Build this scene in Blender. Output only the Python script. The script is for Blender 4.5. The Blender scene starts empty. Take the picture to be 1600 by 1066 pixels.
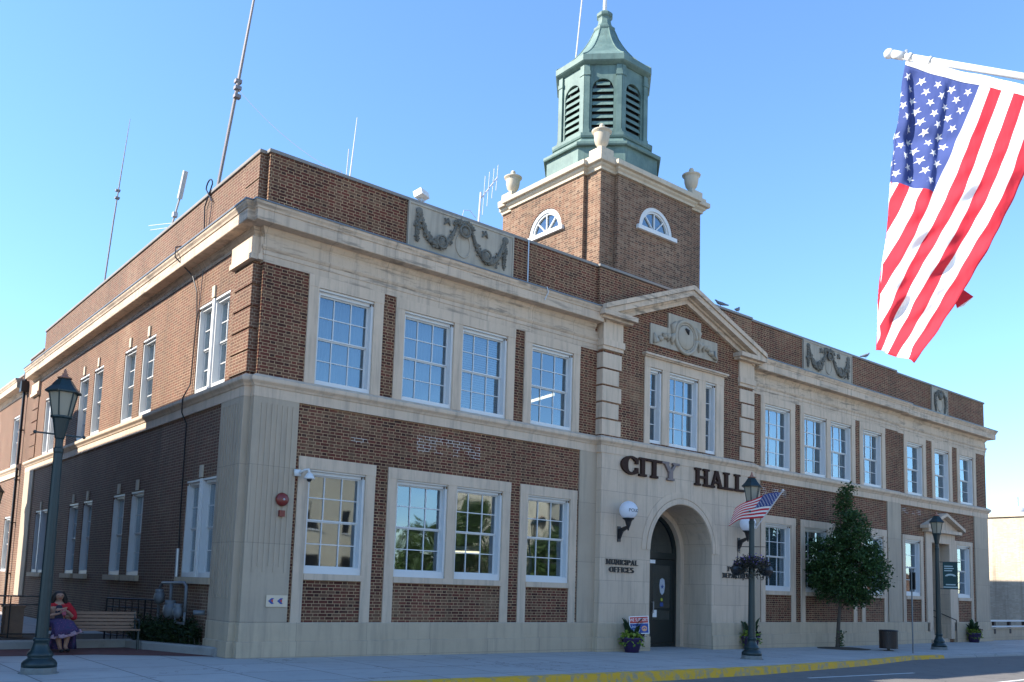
import bpy, bmesh, math, random
from mathutils import Vector, Matrix, Euler
R = math.radians
rnd = random.Random(7)
scene = bpy.context.scene
COL = scene.collection

# ------------------------------------------------------------ camera, sky, sun, exposure
cam_d = bpy.data.cameras.new('camera')
cam = bpy.data.objects.new('camera', cam_d)
COL.objects.link(cam)
cam.location = (-7.4798, -17.6399, 1.5954)
cam.rotation_euler = (1.684887, -0.031054, -0.691120)
cam_d.sensor_width = 36.0
cam_d.lens = 31.4716
cam_d.shift_y = 0.14039
cam_d.clip_start = 0.05
cam_d.clip_end = 3000
scene.camera = cam

SUN_EL, SUN_AZ = R(35.0), R(28.0)          # azimuth measured from -X towards +Y
to_sun = Vector((-math.cos(SUN_AZ)*math.cos(SUN_EL), math.sin(SUN_AZ)*math.cos(SUN_EL), math.sin(SUN_EL)))
world = bpy.data.worlds.new('World')
scene.world = world
world.use_nodes = True
wt = world.node_tree
bg = wt.nodes['Background']
sky = wt.nodes.new('ShaderNodeTexSky')
sky.sky_type = 'NISHITA'
sky.sun_disc = False
sky.sun_elevation = SUN_EL
sky.sun_rotation = math.atan2(to_sun.x, to_sun.y)
sky.altitude = 4000.0
sky.air_density = 2.0
sky.dust_density = 0.3
sky.ozone_density = 8.0
wt.links.new(sky.outputs[0], bg.inputs[0])
bg.inputs[1].default_value = 0.122
sun_d = bpy.data.lights.new('sun', 'SUN')
sun_d.energy = 4.4
sun_d.angle = R(0.5)
sun_d.color = (1.0, 0.93, 0.82)
sun = bpy.data.objects.new('sun', sun_d)
sun.rotation_euler = (-to_sun).to_track_quat('-Z', 'Y').to_euler()
sun.location = (-30, 20, 40)
COL.objects.link(sun)
scene.view_settings.view_transform = 'Standard'
scene.view_settings.look = 'None'
scene.view_settings.exposure = 1.5
scene.view_settings.gamma = 1.0

# ------------------------------------------------------------ materials
class NT:
    def __init__(s, name):
        s.m = bpy.data.materials.new(name); s.m.use_nodes = True
        s.t = s.m.node_tree; s.b = s.t.nodes['Principled BSDF']; s.out = s.t.nodes['Material Output']
    def n(s, typ, **kw):
        x = s.t.nodes.new(typ)
        for k, v in kw.items(): setattr(x, k, v)
        return x
    def put(s, sock, v):
        if isinstance(v, bpy.types.NodeSocket): s.t.links.new(v, sock)
        else: sock.default_value = v
    def math(s, op, a, b=None, c=None):
        x = s.n('ShaderNodeMath', operation=op); s.put(x.inputs[0], a)
        if b is not None: s.put(x.inputs[1], b)
        if c is not None: s.put(x.inputs[2], c)
        return x.outputs[0]
    def mix(s, f, a, b):
        x = s.n('ShaderNodeMix', data_type='RGBA'); s.put(x.inputs[0], f)
        s.put(x.inputs[6], a if isinstance(a, bpy.types.NodeSocket) else tuple(a)+(1,))
        s.put(x.inputs[7], b if isinstance(b, bpy.types.NodeSocket) else tuple(b)+(1,))
        return x.outputs[2]
    def pos(s): return s.n('ShaderNodeNewGeometry').outputs['Position']
    def obj(s): return s.n('ShaderNodeTexCoord').outputs['Object']
    def noise(s, vec, scale, detail=3, rough=.55, scl=(1, 1, 1)):
        mp = s.n('ShaderNodeMapping'); s.put(mp.inputs[0], vec); mp.inputs['Scale'].default_value = scl
        x = s.n('ShaderNodeTexNoise'); s.put(x.inputs['Vector'], mp.outputs[0])
        x.inputs['Scale'].default_value = scale; x.inputs['Detail'].default_value = detail; x.inputs['Roughness'].default_value = rough
        return x.outputs[0]
    def ramp(s, f, stops, const=False):
        x = s.n('ShaderNodeValToRGB'); s.put(x.inputs[0], f); r = x.color_ramp
        if const: r.interpolation = 'CONSTANT'
        while len(r.elements) < len(stops): r.elements.new(0.5)
        for e, (p, c) in zip(r.elements, stops):
            e.position = p; e.color = tuple(c)+(1,) if not isinstance(c, (int, float)) else (c, c, c, 1)
        return x.outputs[0]
    def base(s, c, rough=.6, spec=.5, metal=0.):
        s.put(s.b.inputs['Base Color'], c if isinstance(c, bpy.types.NodeSocket) else tuple(c)+(1,))
        s.put(s.b.inputs['Roughness'], rough); s.b.inputs['Specular IOR Level'].default_value = spec
        s.b.inputs['Metallic'].default_value = metal
        return s
    def bump(s, h, strength=.3, dist=.02):
        x = s.n('ShaderNodeBump'); x.inputs['Strength'].default_value = strength; x.inputs['Distance'].default_value = dist
        s.put(x.inputs['Height'], h); s.t.links.new(x.outputs[0], s.b.inputs['Normal'])

def uv_wall(k):
    g = k.n('ShaderNodeNewGeometry')
    sp = k.n('ShaderNodeSeparateXYZ'); k.put(sp.inputs[0], g.outputs['Position'])
    sn = k.n('ShaderNodeSeparateXYZ'); k.put(sn.inputs[0], g.outputs['True Normal'])
    isx = k.math('GREATER_THAN', k.math('ABSOLUTE', sn.outputs[0]), .6)
    u = k.math('ADD', k.math('MULTIPLY', sp.outputs[1], isx), k.math('MULTIPLY', sp.outputs[0], k.math('SUBTRACT', 1.0, isx)))
    return u, sp.outputs[2], g.outputs['Position']

def brick_mat(name, tones, mortar, repairs=()):
    k = NT(name); u, z, pos = uv_wall(k)
    h, P, hb, j = .0699, .336, .119, .012
    rz = k.math('DIVIDE', z, h); row = k.math('FLOOR', rz); fz = k.math('FRACT', rz)
    odd = k.math('MULTIPLY', k.math('MODULO', k.math('ADD', row, 1000.0), 2.0), P*.5)
    uu = k.math('DIVIDE', k.math('ADD', k.math('ADD', u, odd), 200.0), P)
    cell = k.math('FLOOR', uu); t = k.math('MULTIPLY', k.math('FRACT', uu), P)
    st = k.math('GREATER_THAN', t, hb)
    dh = k.math('MINIMUM', t, k.math('ABSOLUTE', k.math('SUBTRACT', hb, t)))
    d = k.math('MINIMUM', dh, k.math('SUBTRACT', P, t))
    mv = k.math('LESS_THAN', d, j*.5)
    dz = k.math('MINIMUM', fz, k.math('SUBTRACT', 1.0, fz))
    mh = k.math('LESS_THAN', dz, .085)
    mort = k.math('MAXIMUM', mv, mh)
    cb = k.n('ShaderNodeCombineXYZ'); k.put(cb.inputs[0], k.math('ADD', k.math('MULTIPLY', cell, 2.0), st)); k.put(cb.inputs[1], row)
    wn = k.n('ShaderNodeTexWhiteNoise', noise_dimensions='2D'); k.put(wn.inputs['Vector'], cb.outputs[0])
    val = k.math('ADD', wn.outputs['Value'], k.math('MULTIPLY', k.math('SUBTRACT', .22, k.math('MULTIPLY', st, .22)), -1.0))
    big = k.noise(pos, .55, 4, .6)
    val = k.math('ADD', val, k.math('MULTIPLY', k.math('SUBTRACT', big, .5), .7))
    col = k.ramp(val, tones)
    mn = k.noise(pos, .9, 2)
    patch = k.ramp(mn, [(.62, 0.0), (.68, 1.0)])
    mcol = k.mix(patch, mortar, tuple(min(1, c*1.35) for c in mortar))
    if repairs:
        rp = None
        for a, b, c, e in repairs:
            m = k.math('MULTIPLY', k.math('MULTIPLY', k.math('GREATER_THAN', u, a), k.math('LESS_THAN', u, b)), k.math('MULTIPLY', k.math('GREATER_THAN', z, c), k.math('LESS_THAN', z, e)))
            rp = m if rp is None else k.math('MAXIMUM', rp, m)
        mcol = k.mix(k.math('MULTIPLY', rp, k.ramp(k.noise(pos, 3.2, 2), [(.42, 0.), (.52, 1.)])), mcol, (.66, .60, .52))
    fine = k.noise(pos, 30, 2)
    col2 = k.mix(k.math('MULTIPLY', fine, .35), col, (.05, .035, .03))
    fin = k.mix(mort, col2, mcol)
    stk = k.ramp(k.noise(pos, 1.5, 4, .65, (2.4, 2.4, .15)), [(.54, 0.), (.74, .5)]); fin = k.mix(stk, fin, tuple(c*.35 for c in mortar))
    fin = k.mix(k.ramp(k.noise(pos, .5, 3, .6), [(.58, 0.), (.74, .22)]), fin, tuple(min(1, c*1.1) for c in mortar))
    grime = k.ramp(k.noise(pos, .35, 5, .65, (1, 1, .5)), [(.30, .66), (.62, 1.0)])
    mul = k.n('ShaderNodeMix', data_type='RGBA', blend_type='MULTIPLY'); mul.inputs[0].default_value = 1.0
    k.put(mul.inputs[6], fin); k.put(mul.inputs[7], grime)
    k.base(mul.outputs[2], .85, .25)
    k.bump(k.math('SUBTRACT', 1.0, mort), .35, .006)
    return k.m

TONES = [(0.0, (.058, .020, .013)), (.22, (.105, .027, .016)), (.45, (.165, .040, .024)), (.66, (.130, .048, .028)), (.88, (.170, .085, .048))]
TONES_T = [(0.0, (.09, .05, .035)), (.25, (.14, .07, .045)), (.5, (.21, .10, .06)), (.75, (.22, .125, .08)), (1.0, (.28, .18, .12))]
M = {}
M['brick'] = brick_mat('brick', TONES, (.44, .29, .165), [(4.05, 5.95, 4.72, 5.12), (2.3, 2.75, 4.72, 4.83), (9.95, 9.99, 0, 1), (27.4, 29.0, 5.05, 5.3), (17.8, 19.2, 4.9, 5.2)])
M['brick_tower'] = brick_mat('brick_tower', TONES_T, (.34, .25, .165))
M['brick_side'] = brick_mat('brick_side', [(p, tuple(c*.5+m*.5 for c, m in zip(q, (.190, .100, .060)))) for p, q in TONES], (.34, .255, .175))  # front tones lightened and evened to carry the sunlit side wall's look

def stone(name, base, joints=True, bw=1.25, bh=.62, stain=.35, dark=(.16, .15, .13), zoff=0.0, hstain=False):
    k = NT(name); u, z, pos = uv_wall(k)
    n1 = k.noise(pos, 1.4, 5, .6); n2 = k.noise(pos, 14, 3); n3 = k.noise(pos, 2.2, 4, .65, (3.0, 3.0, .22))
    c = k.mix(n1, tuple(x*.76 for x in base), tuple(min(1, x*1.14) for x in base))
    c = k.mix(k.math('MULTIPLY', n2, .3), c, tuple(x*.72 for x in base))
    st = k.ramp(n3, [(.48, 0.0), (.74, stain*1.35)])
    c = k.mix(st, c, dark)
    if hstain:
        n4 = k.noise(pos, 1.6, 6, .7, (.55, .55, 5.0))
        c = k.mix(k.ramp(n4, [(.53, 0.0), (.62, .62)]), c, (.10, .09, .075))
    if joints:
        row = k.math('FLOOR', k.math('DIVIDE', k.math('ADD', z, zoff), bh)); fz = k.math('FRACT', k.math('DIVIDE', k.math('ADD', z, zoff), bh))
        uu = k.math('DIVIDE', k.math('ADD', k.math('ADD', u, k.math('MULTIPLY', k.math('MODULO', k.math('ADD', row, 100.0), 2.0), bw*.5)), 60.0), bw)
        fu = k.math('FRACT', uu)
        m = k.math('MAXIMUM', k.math('LESS_THAN', fz, .012/bh), k.math('LESS_THAN', fu, .012/bw))
        cb = k.n('ShaderNodeCombineXYZ'); k.put(cb.inputs[0], k.math('FLOOR', uu)); k.put(cb.inputs[1], row)
        wn = k.n('ShaderNodeTexWhiteNoise', noise_dimensions='2D'); k.put(wn.inputs['Vector'], cb.outputs[0])
        c = k.mix(k.math('MULTIPLY', wn.outputs['Value'], .50), c, tuple(x*.74 for x in base))
        c = k.mix(k.math('MULTIPLY', m, .55), c, (.17, .15, .125))
    k.base(c, .8, .3); k.bump(k.noise(pos, 60, 3), .25, .004)
    return k.m
LS = (.60, .462, .340)
M['stone'] = stone('limestone', LS)
M['stone_plain'] = stone('limestone_trim', LS, False)
M['stone_cornice'] = stone('limestone_cornice', LS, True, 1.5, 50., .45, hstain=True)
M['stone_base'] = stone('limestone_base', (.51, .40, .28), True, 1.7, 50., .3)
M['stone_pier'] = stone('limestone_pier', (.47, .375, .275), True, 30., 1.62, .4, zoff=.9)
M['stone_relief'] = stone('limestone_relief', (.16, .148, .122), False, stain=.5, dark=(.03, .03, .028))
M['stone_carved'] = stone('limestone_carved', (.41, .355, .28), False, stain=.4)
M['stone_urn'] = stone('limestone_urn', (.54, .46, .35), False, stain=.2)

def plain(name, col, rough=.5, spec=.5, metal=0., var=.12, scale=6., bump=0.):
    k = NT(name); n = k.noise(k.obj(), scale, 4)
    c = k.mix(n, tuple(x*(1-var) for x in col), tuple(min(1, x*(1+var)) for x in col))
    k.base(c, rough, spec, metal)
    if bump: k.bump(k.noise(k.obj(), scale*5, 3), bump, .01)
    return k.m
M['white'] = plain('white_paint', (.60, .60, .59), .45, .5, var=.05)
M['flash'] = plain('grey_flashing', (.13, .14, .15), .45, .5, .4, .25, 2.)
M['coping'] = stone('coping_stone', (.25, .23, .21), True, 1.1, 50., .4)
M['iron'] = plain('black_iron', (.012, .012, .014), .4)
M['door'] = plain('dark_door_paint', (.010, .016, .016), .35)
M['lamp_green'] = plain('dark_green_lamp_paint', (.007, .022, .024), .42, .5, var=.3, scale=9.)
M['lamp_worn'] = plain('worn_grey_primer', (.16, .17, .165), .7, var=.3, scale=9.)
M['copper_cap'] = plain('copper_finial', (.30, .13, .08), .45, .5, .3)
M['galv'] = plain('galvanised_metal', (.42, .43, .44), .4, .5, .5)
M['meter_grey'] = plain('meter_grey_paint', (.13, .14, .15), .55)
M['pole_grey'] = plain('antenna_grey', (.22, .19, .19), .5, .5, .2)
M['fibre_white'] = plain('antenna_white', (.52, .49, .48), .5)
M['letter'] = plain('brown_letter_metal', (.040, .020, .014), .85, .2, var=.25)
M['letter_faded'] = plain('faded_letter_metal', (.16, .12, .11), .6, var=.3)
M['black_letter'] = plain('black_letter_metal', (.012, .012, .012), .5)
M['red'] = plain('red_bell_paint', (.16, .018, .012), .35)
M['blind'] = plain('pale_blind', (.42, .44, .47), .8, var=.1, scale=3.)
M['curtain'] = plain('pale_curtain', (.42, .43, .45), .85, var=.1, scale=5.)
M['inside'] = plain('office_wall', (.16, .155, .145), .9)
M['wood'] = plain('weathered_bench_wood', (.27, .16, .10), .7, var=.25, scale=12.)
M['pot'] = plain('purple_pot', (.042, .022, .085), .45)
M['soil'] = plain('soil', (.035, .025, .018), .95)
M['bark'] = plain('bark', (.075, .058, .045), .9, var=.35, scale=14., bump=.6)
M['rust'] = plain('brown_slats', (.035, .022, .017), .6)
M['tan'] = plain('tan_sign', (.62, .50, .36), .6, var=.04)
M['navy'] = plain('navy_print', (.03, .07, .26), .6, var=.05)
M['red_print'] = plain('red_print', (.50, .04, .03), .6, var=.05)
M['white_print'] = plain('white_print', (.80, .80, .79), .6, var=.03)
M['orange_print'] = plain('orange_print', (.75, .35, .18), .6, var=.03)
M['teal_print'] = plain('green_banner', (.008, .038, .038), .75, var=.1)
M['pale_print'] = plain('pale_banner_print', (.36, .44, .43), .75, var=.05)
M['yellow_print'] = plain('yellow_print', (.40, .42, .05), .6)
M['silver_print'] = plain('silver_decal', (.42, .47, .54), .45)
M['skin'] = plain('skin', (.38, .21, .145), .5, var=.06)
M['hair'] = plain('dark_hair', (.016, .010, .008), .5, var=.3, scale=30.)
M['cardigan'] = plain('red_cardigan', (.42, .010, .020), .85, var=.15, scale=14.)
M['top'] = plain('dark_blue_top', (.02, .022, .045), .85)
M['phone'] = plain('pink_phone_case', (.30, .05, .07), .4)
M['pigeon'] = plain('pigeon_feathers', (.14, .145, .16), .8, var=.4, scale=20.)

def copper():
    k = NT('copper_patina'); pos = k.pos()
    n1 = k.noise(pos, 1.6, 5, .6); n2 = k.noise(pos, 2.6, 4, .6, (3, 3, .3)); n3 = k.noise(pos, 10, 3)
    c = k.mix(k.ramp(n1, [(.3, 0.), (.7, 1.)]), (.050, .100, .092), (.126, .197, .170))
    c = k.mix(k.ramp(n2, [(.52, 0.), (.72, .6)]), c, (.045, .07, .06))
    c = k.mix(k.math('MULTIPLY', n3, .25), c, (.27, .36, .32))
    k.base(c, .6, .4); return k.m
M['copper'] = copper()

def glass():
    k = NT('window_glass')
    fr = k.n('ShaderNodeFresnel'); fr.inputs[0].default_value = 2.3
    gl = k.n('ShaderNodeBsdfGlossy'); gl.inputs['Roughness'].default_value = .03; gl.inputs['Color'].default_value = (.80, .92, 1., 1)
    nz = k.noise(k.pos(), .9, 1); bp = k.n('ShaderNodeBump'); bp.inputs['Strength'].default_value = .2; bp.inputs['Distance'].default_value = .06
    k.put(bp.inputs['Height'], nz); k.t.links.new(bp.outputs[0], gl.inputs['Normal'])
    tr = k.n('ShaderNodeBsdfTransparent'); tr.inputs['Color'].default_value = (.62, .68, .70, 1)
    mx = k.n('ShaderNodeMixShader'); k.put(mx.inputs[0], k.math('MULTIPLY', k.math('MINIMUM', k.math('MULTIPLY', fr.outputs[0], k.math('ADD', k.math('MULTIPLY', fr.outputs[0], 3.2), .85)), 1.0), k.math('SUBTRACT', 1.0, k.n('ShaderNodeNewGeometry').outputs['Backfacing'])))
    k.t.links.new(tr.outputs[0], mx.inputs[1]); k.t.links.new(gl.outputs[0], mx.inputs[2])
    k.t.links.new(mx.outputs[0], k.out.inputs[0]); return k.m
M['glass'] = glass()
def frosted(name, col, emit=0.):
    k = NT(name); k.base(col, .35, .5)
    tr = k.n('ShaderNodeBsdfTranslucent'); tr.inputs[0].default_value = tuple(col)+(1,)
    mx = k.n('ShaderNodeMixShader'); mx.inputs[0].default_value = .45
    k.t.links.new(k.b.outputs[0], mx.inputs[1]); k.t.links.new(tr.outputs[0], mx.inputs[2]); k.t.links.new(mx.outputs[0], k.out.inputs[0])
    return k.m
M['globe'] = frosted('opal_globe', (.85, .86, .90))
M['lantern_glass'] = frosted('lantern_glass', (.50, .46, .36))
def emit(name, col, s):
    k = NT(name); e = k.n('ShaderNodeEmission'); e.inputs[0].default_value = tuple(col)+(1,); e.inputs[1].default_value = s
    k.t.links.new(e.outputs[0], k.out.inputs[0]); return k.m
M['tube'] = emit('lit_fluorescent_tube', (1., .80, .52), 1.5)

def cloth(name, col, var=.1):
    k = NT(name); n = k.noise(k.obj(), 3, 3)
    c = k.mix(n, tuple(x*(1-var) for x in col), tuple(min(1, x*(1+var)) for x in col))
    k.base(c, .75, .2)
    tr = k.n('ShaderNodeBsdfTranslucent'); k.put(tr.inputs[0], c)
    mx = k.n('ShaderNodeMixShader'); mx.inputs[0].default_value = .38
    k.t.links.new(k.b.outputs[0], mx.inputs[1]); k.t.links.new(tr.outputs[0], mx.inputs[2]); k.t.links.new(mx.outputs[0], k.out.inputs[0])
    k.bump(k.noise(k.obj(), 14, 2, .5, (.35, 2.0, 1.)), .5, .012)
    return k.m
M['flag_red'] = cloth('flag_red', (.62, .04, .065))
M['flag_white'] = cloth('flag_white', (.86, .86, .86), .03)
M['flag_blue'] = cloth('flag_blue', (.07, .105, .31))
def skirt_mat():
    k = NT('patterned_skirt'); o = k.obj()
    v = k.n('ShaderNodeTexVoronoi'); v.inputs['Scale'].default_value = 22.; k.put(v.inputs['Vector'], o)
    c = k.ramp(v.outputs['Distance'], [(.15, (.20, .09, .17)), (.3, (.05, .038, .10)), (.6, (.085, .05, .125)), (.8, (.045, .05, .11))])
    k.base(c, .85, .2); return k.m
M['skirt'] = skirt_mat()
M['skirt_hem'] = plain('pale_pink_hem', (.34, .22, .27), .85, var=.5, scale=25.)

def leaf(name, a, b, c3):
    k = NT(name); g = k.n('ShaderNodeNewGeometry')
    col = k.ramp(g.outputs['Random Per Island'], [(0., a), (.55, b), (1., c3)])
    k.base(col, .5, .35)
    tr = k.n('ShaderNodeBsdfTranslucent'); k.put(tr.inputs[0], col)
    mx = k.n('ShaderNodeMixShader'); mx.inputs[0].default_value = .3
    k.t.links.new(k.b.outputs[0], mx.inputs[1]); k.t.links.new(tr.outputs[0], mx.inputs[2]); k.t.links.new(mx.outputs[0], k.out.inputs[0])
    return k.m
M['leaf'] = leaf('pear_leaf', (.022, .052, .016), (.038, .085, .024), (.07, .13, .035))
M['juniper'] = leaf('juniper_needles', (.010, .024, .008), (.018, .038, .012), (.038, .062, .016))
M['canna'] = leaf('canna_leaf', (.018, .040, .016), (.030, .060, .022), (.045, .050, .03))
M['lime'] = leaf('lime_leaf', (.13, .20, .025), (.20, .28, .04), (.26, .32, .05))
M['purple_leaf'] = leaf('dark_purple_leaf', (.015, .008, .012), (.03, .012, .02), (.05, .02, .035))
M['basket_leaf'] = leaf('basket_foliage', (.035, .035, .030), (.060, .055, .045), (.085, .080, .055))
M['petal'] = leaf('violet_petals', (.16, .10, .38), (.22, .14, .46), (.20, .08, .28))
M['street_leaf'] = leaf('street_tree_leaf', (.06, .105, .03), (.09, .145, .045), (.13, .19, .065))

def concrete(name, col, joint=1.52, jd=.35):
    k = NT(name); pos = k.pos(); sp = k.n('ShaderNodeSeparateXYZ'); k.put(sp.inputs[0], pos)
    c = k.mix(k.noise(pos, .8, 6, .65), tuple(x*.72 for x in col), tuple(x*1.16 for x in col))
    c = k.mix(k.math('MULTIPLY', k.noise(pos, 60, 2), .4), c, tuple(x*.7 for x in col))
    c = k.mix(k.ramp(k.noise(pos, 2.5, 4), [(.56, 0.), (.70, .45)]), c, tuple(x*.55 for x in col))
    if joint:
        fx = k.math('FRACT', k.math('DIVIDE', k.math('ADD', sp.outputs[0], 100.), joint)); fy = k.math('FRACT', k.math('DIVIDE', k.math('ADD', sp.outputs[1], 100.), joint))
        m = k.math('MAXIMUM', k.math('LESS_THAN', fx, .018), k.math('LESS_THAN', fy, .018))
        cb = k.n('ShaderNodeCombineXYZ'); k.put(cb.inputs[0], k.math('FLOOR', k.math('DIVIDE', k.math('ADD', sp.outputs[0], 100.), joint))); k.put(cb.inputs[1], k.math('FLOOR', k.math('DIVIDE', k.math('ADD', sp.outputs[1], 100.), joint)))
        wn = k.n('ShaderNodeTexWhiteNoise', noise_dimensions='2D'); k.put(wn.inputs['Vector'], cb.outputs[0]); c = k.mix(k.math('MULTIPLY', wn.outputs['Value'], .55), c, tuple(x*.74 for x in col))
        c = k.mix(k.math('MULTIPLY', m, jd*2.4), c, tuple(x*.30 for x in col))
    v = k.n('ShaderNodeTexVoronoi', feature='DISTANCE_TO_EDGE'); v.inputs['Scale'].default_value = .33
    wp = k.n('ShaderNodeVectorMath', operation='ADD'); k.put(wp.inputs[0], pos); nz = k.n('ShaderNodeTexNoise'); nz.inputs['Scale'].default_value = 2.5; nz.inputs['Detail'].default_value = 4; k.put(nz.inputs['Vector'], pos); k.put(wp.inputs[1], nz.outputs['Color']); k.put(v.inputs['Vector'], wp.outputs[0])
    cr = k.math('MULTIPLY', k.math('LESS_THAN', v.outputs['Distance'], .0035), k.ramp(k.noise(pos, .22, 2), [(.48, 0.), (.54, .7)]))
    c = k.mix(cr, c, tuple(x*.3 for x in col))
    sp2 = k.ramp(k.noise(pos, 22, 2), [(.66, 0.), (.70, .5)]); c = k.mix(sp2, c, tuple(x*.6 for x in col))
    k.base(c, .9, .25); k.bump(k.noise(pos, 90, 2), .2, .004); return k.m
M['walk'] = concrete('concrete_sidewalk', (.44, .425, .40))
M['kerb'] = concrete('concrete_kerb', (.34, .33, .31), 0)
M['asphalt'] = concrete('asphalt', (.165, .155, .145), 0)
M['ground'] = concrete('gravelly_ground', (.16, .15, .135), 0)
def yellow():
    k = NT('worn_yellow_paint'); pos = k.pos()
    c = k.mix(k.ramp(k.noise(pos, 4, 5, .7), [(.47, 0.), (.60, 1.)]), (.64, .37, .03), (.34, .28, .17))
    k.base(c, .75, .3); return k.m
M['yellow'] = yellow()
M['line_white'] = plain('worn_road_paint', (.55, .55, .53), .8, var=.3, scale=4.)
def paver():
    k = NT('red_brick_paving'); pos = k.pos(); b = k.n('ShaderNodeTexBrick'); k.put(b.inputs['Vector'], pos)
    b.inputs['Color1'].default_value = (.13, .05, .045, 1); b.inputs['Color2'].default_value = (.17, .07, .06, 1); b.inputs['Mortar'].default_value = (.10, .07, .06, 1)
    b.inputs['Scale'].default_value = 4.5; k.base(b.outputs[0], .9, .2); return k.m
M['paver'] = paver()
M['mulch'] = plain('mulch', (.06, .043, .028), .95, var=.5, scale=18., bump=.8)
M['cream'] = brick_mat('cream_brick', [(0., (.55, .47, .36)), (.5, (.62, .53, .41)), (1., (.68, .59, .47))], (.54, .46, .35))
M['stucco'] = stone('cream_stucco', (.58, .52, .40), False, stain=.1)
M['roofing'] = plain('roof_felt', (.10, .10, .10), .9)
M['brick_dark'] = brick_mat('brick_dark', [(p, tuple(c*.7 for c in q)) for p, q in TONES], (.14, .11, .08))
M['brick_far'] = brick_mat('brick_far', [(0., (.22, .09, .05)), (.5, (.30, .13, .07)), (1., (.34, .17, .10))], (.36, .3, .24))

# ------------------------------------------------------------ mesh helpers
class MB:
    def __init__(s): s.v = []; s.f = []; s.mi = []; s.cur = 0; s.mats = []
    def mat(s, m):
        if m not in s.mats: s.mats.append(m)
        s.cur = s.mats.index(m); return s
    def face(s, pts):
        i = len(s.v); s.v += [tuple(p) for p in pts]; s.f.append(tuple(range(i, i+len(pts)))); s.mi.append(s.cur)
    def add(s, vs, fs):
        i = len(s.v); s.v += [tuple(p) for p in vs]
        for f in fs: s.f.append(tuple(i+a for a in f)); s.mi.append(s.cur)
    def box(s, x0, x1, y0, y1, z0, z1, T=None):
        vs = [(x, y, z) for x in (x0, x1) for y in (y0, y1) for z in (z0, z1)]
        if T: vs = [T(*p) for p in vs]
        s.add(vs, [(0, 1, 3, 2), (4, 6, 7, 5), (0, 4, 5, 1), (2, 3, 7, 6), (0, 2, 6, 4), (1, 5, 7, 3)]); return s
    def obox(s, c, sx, sy, sz, rz=0., rx=0., ry=0.):
        m = Matrix.Translation(c) @ Euler((rx, ry, rz)).to_matrix().to_4x4()
        vs = [m @ Vector((x*sx/2, y*sy/2, z*sz/2)) for x in (-1, 1) for y in (-1, 1) for z in (-1, 1)]
        s.add(vs, [(0, 1, 3, 2), (4, 6, 7, 5), (0, 4, 5, 1), (2, 3, 7, 6), (0, 2, 6, 4), (1, 5, 7, 3)]); return s
    def prism(s, poly, y0, y1, T=None):
        """poly in (a, z); extruded along the middle axis"""
        n = len(poly); a = [(p[0], y0, p[1]) for p in poly]; b = [(p[0], y1, p[1]) for p in poly]
        vs = a+b
        if T: vs = [T(*p) for p in vs]
        s.add(vs, [tuple(range(n)), tuple(range(2*n-1, n-1, -1))]+[(i, (i+1) % n, n+(i+1) % n, n+i) for i in range(n)]); return s
    def tube(s, pts, r, seg=8, cap=True):
        pts = [Vector(p) for p in pts]; n = len(pts); rs = r if isinstance(r, (list, tuple)) else [r]*n
        rings = []; prev = None
        for i, p in enumerate(pts):
            d = (pts[min(i+1, n-1)]-pts[max(i-1, 0)]).normalized()
            a = prev if prev is not None else (Vector((0, 0, 1)) if abs(d.z) < .9 else Vector((1, 0, 0)))
            x = (a-d*a.dot(d)); x = x.normalized() if x.length > 1e-6 else d.orthogonal().normalized()
            prev = x; y = d.cross(x)
            rings.append([p+(x*math.cos(2*math.pi*k/seg)+y*math.sin(2*math.pi*k/seg))*rs[i] for k in range(seg)])
        vs = [v for q in rings for v in q]; fs = []
        for i in range(n-1):
            for k in range(seg): fs.append((i*seg+k, i*seg+(k+1) % seg, (i+1)*seg+(k+1) % seg, (i+1)*seg+k))
        if cap: fs += [tuple(range(seg-1, -1, -1)), tuple((n-1)*seg+k for k in range(seg))]
        s.add(vs, fs); return s
    def lathe(s, prof, c=(0, 0, 0), seg=16, rot=0.):
        vs = []; fs = []
        for r, z in prof:
            for k in range(seg):
                a = rot+2*math.pi*k/seg; vs.append((c[0]+r*math.cos(a), c[1]+r*math.sin(a), c[2]+z))
        for i in range(len(prof)-1):
            for k in range(seg): fs.append((i*seg+k, i*seg+(k+1) % seg, (i+1)*seg+(k+1) % seg, (i+1)*seg+k))
        fs += [tuple(range(seg-1, -1, -1)), tuple((len(prof)-1)*seg+k for k in range(seg))]
        s.add(vs, fs); return s
    def ball(s, c, r, seg=10, rings=6, sc=(1, 1, 1)):
        prof = [(r*math.sin(math.pi*(i+.02)/(rings+.04)), -r*math.cos(math.pi*(i+.02)/(rings+.04))) for i in range(rings+1)]
        i0 = len(s.v); s.lathe(prof, (0, 0, 0), seg)
        for i in range(i0, len(s.v)):
            x, y, z = s.v[i]; s.v[i] = (c[0]+x*sc[0], c[1]+y*sc[1], c[2]+z*sc[2])
        return s
    def sweep(s, path, prof, caps=True):
        """path: plan polyline, outward side on the right of travel; prof: (offset out, z)"""
        P = [Vector(p) for p in path]; n = len(P); nm = []
        for i in range(n-1):
            d = (P[i+1]-P[i]).normalized(); nm.append(Vector((d.y, -d.x)))
        rings = []
        for i in range(n):
            if i == 0: m = nm[0]
            elif i == n-1: m = nm[-1]
            else:
                m = nm[i-1]+nm[i]; m = m/(m.dot(nm[i]))
            rings.append([(P[i].x+m.x*o, P[i].y+m.y*o, z) for o, z in prof])
        k = len(prof); vs = [v for r in rings for v in r]; fs = []
        for i in range(n-1):
            for j in range(k-1): fs.append((i*k+j, (i+1)*k+j, (i+1)*k+j+1, i*k+j+1))
        s.add(vs, fs)
        if caps:
            s.face(rings[0]); s.face(rings[-1][::-1])
        return s
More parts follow.
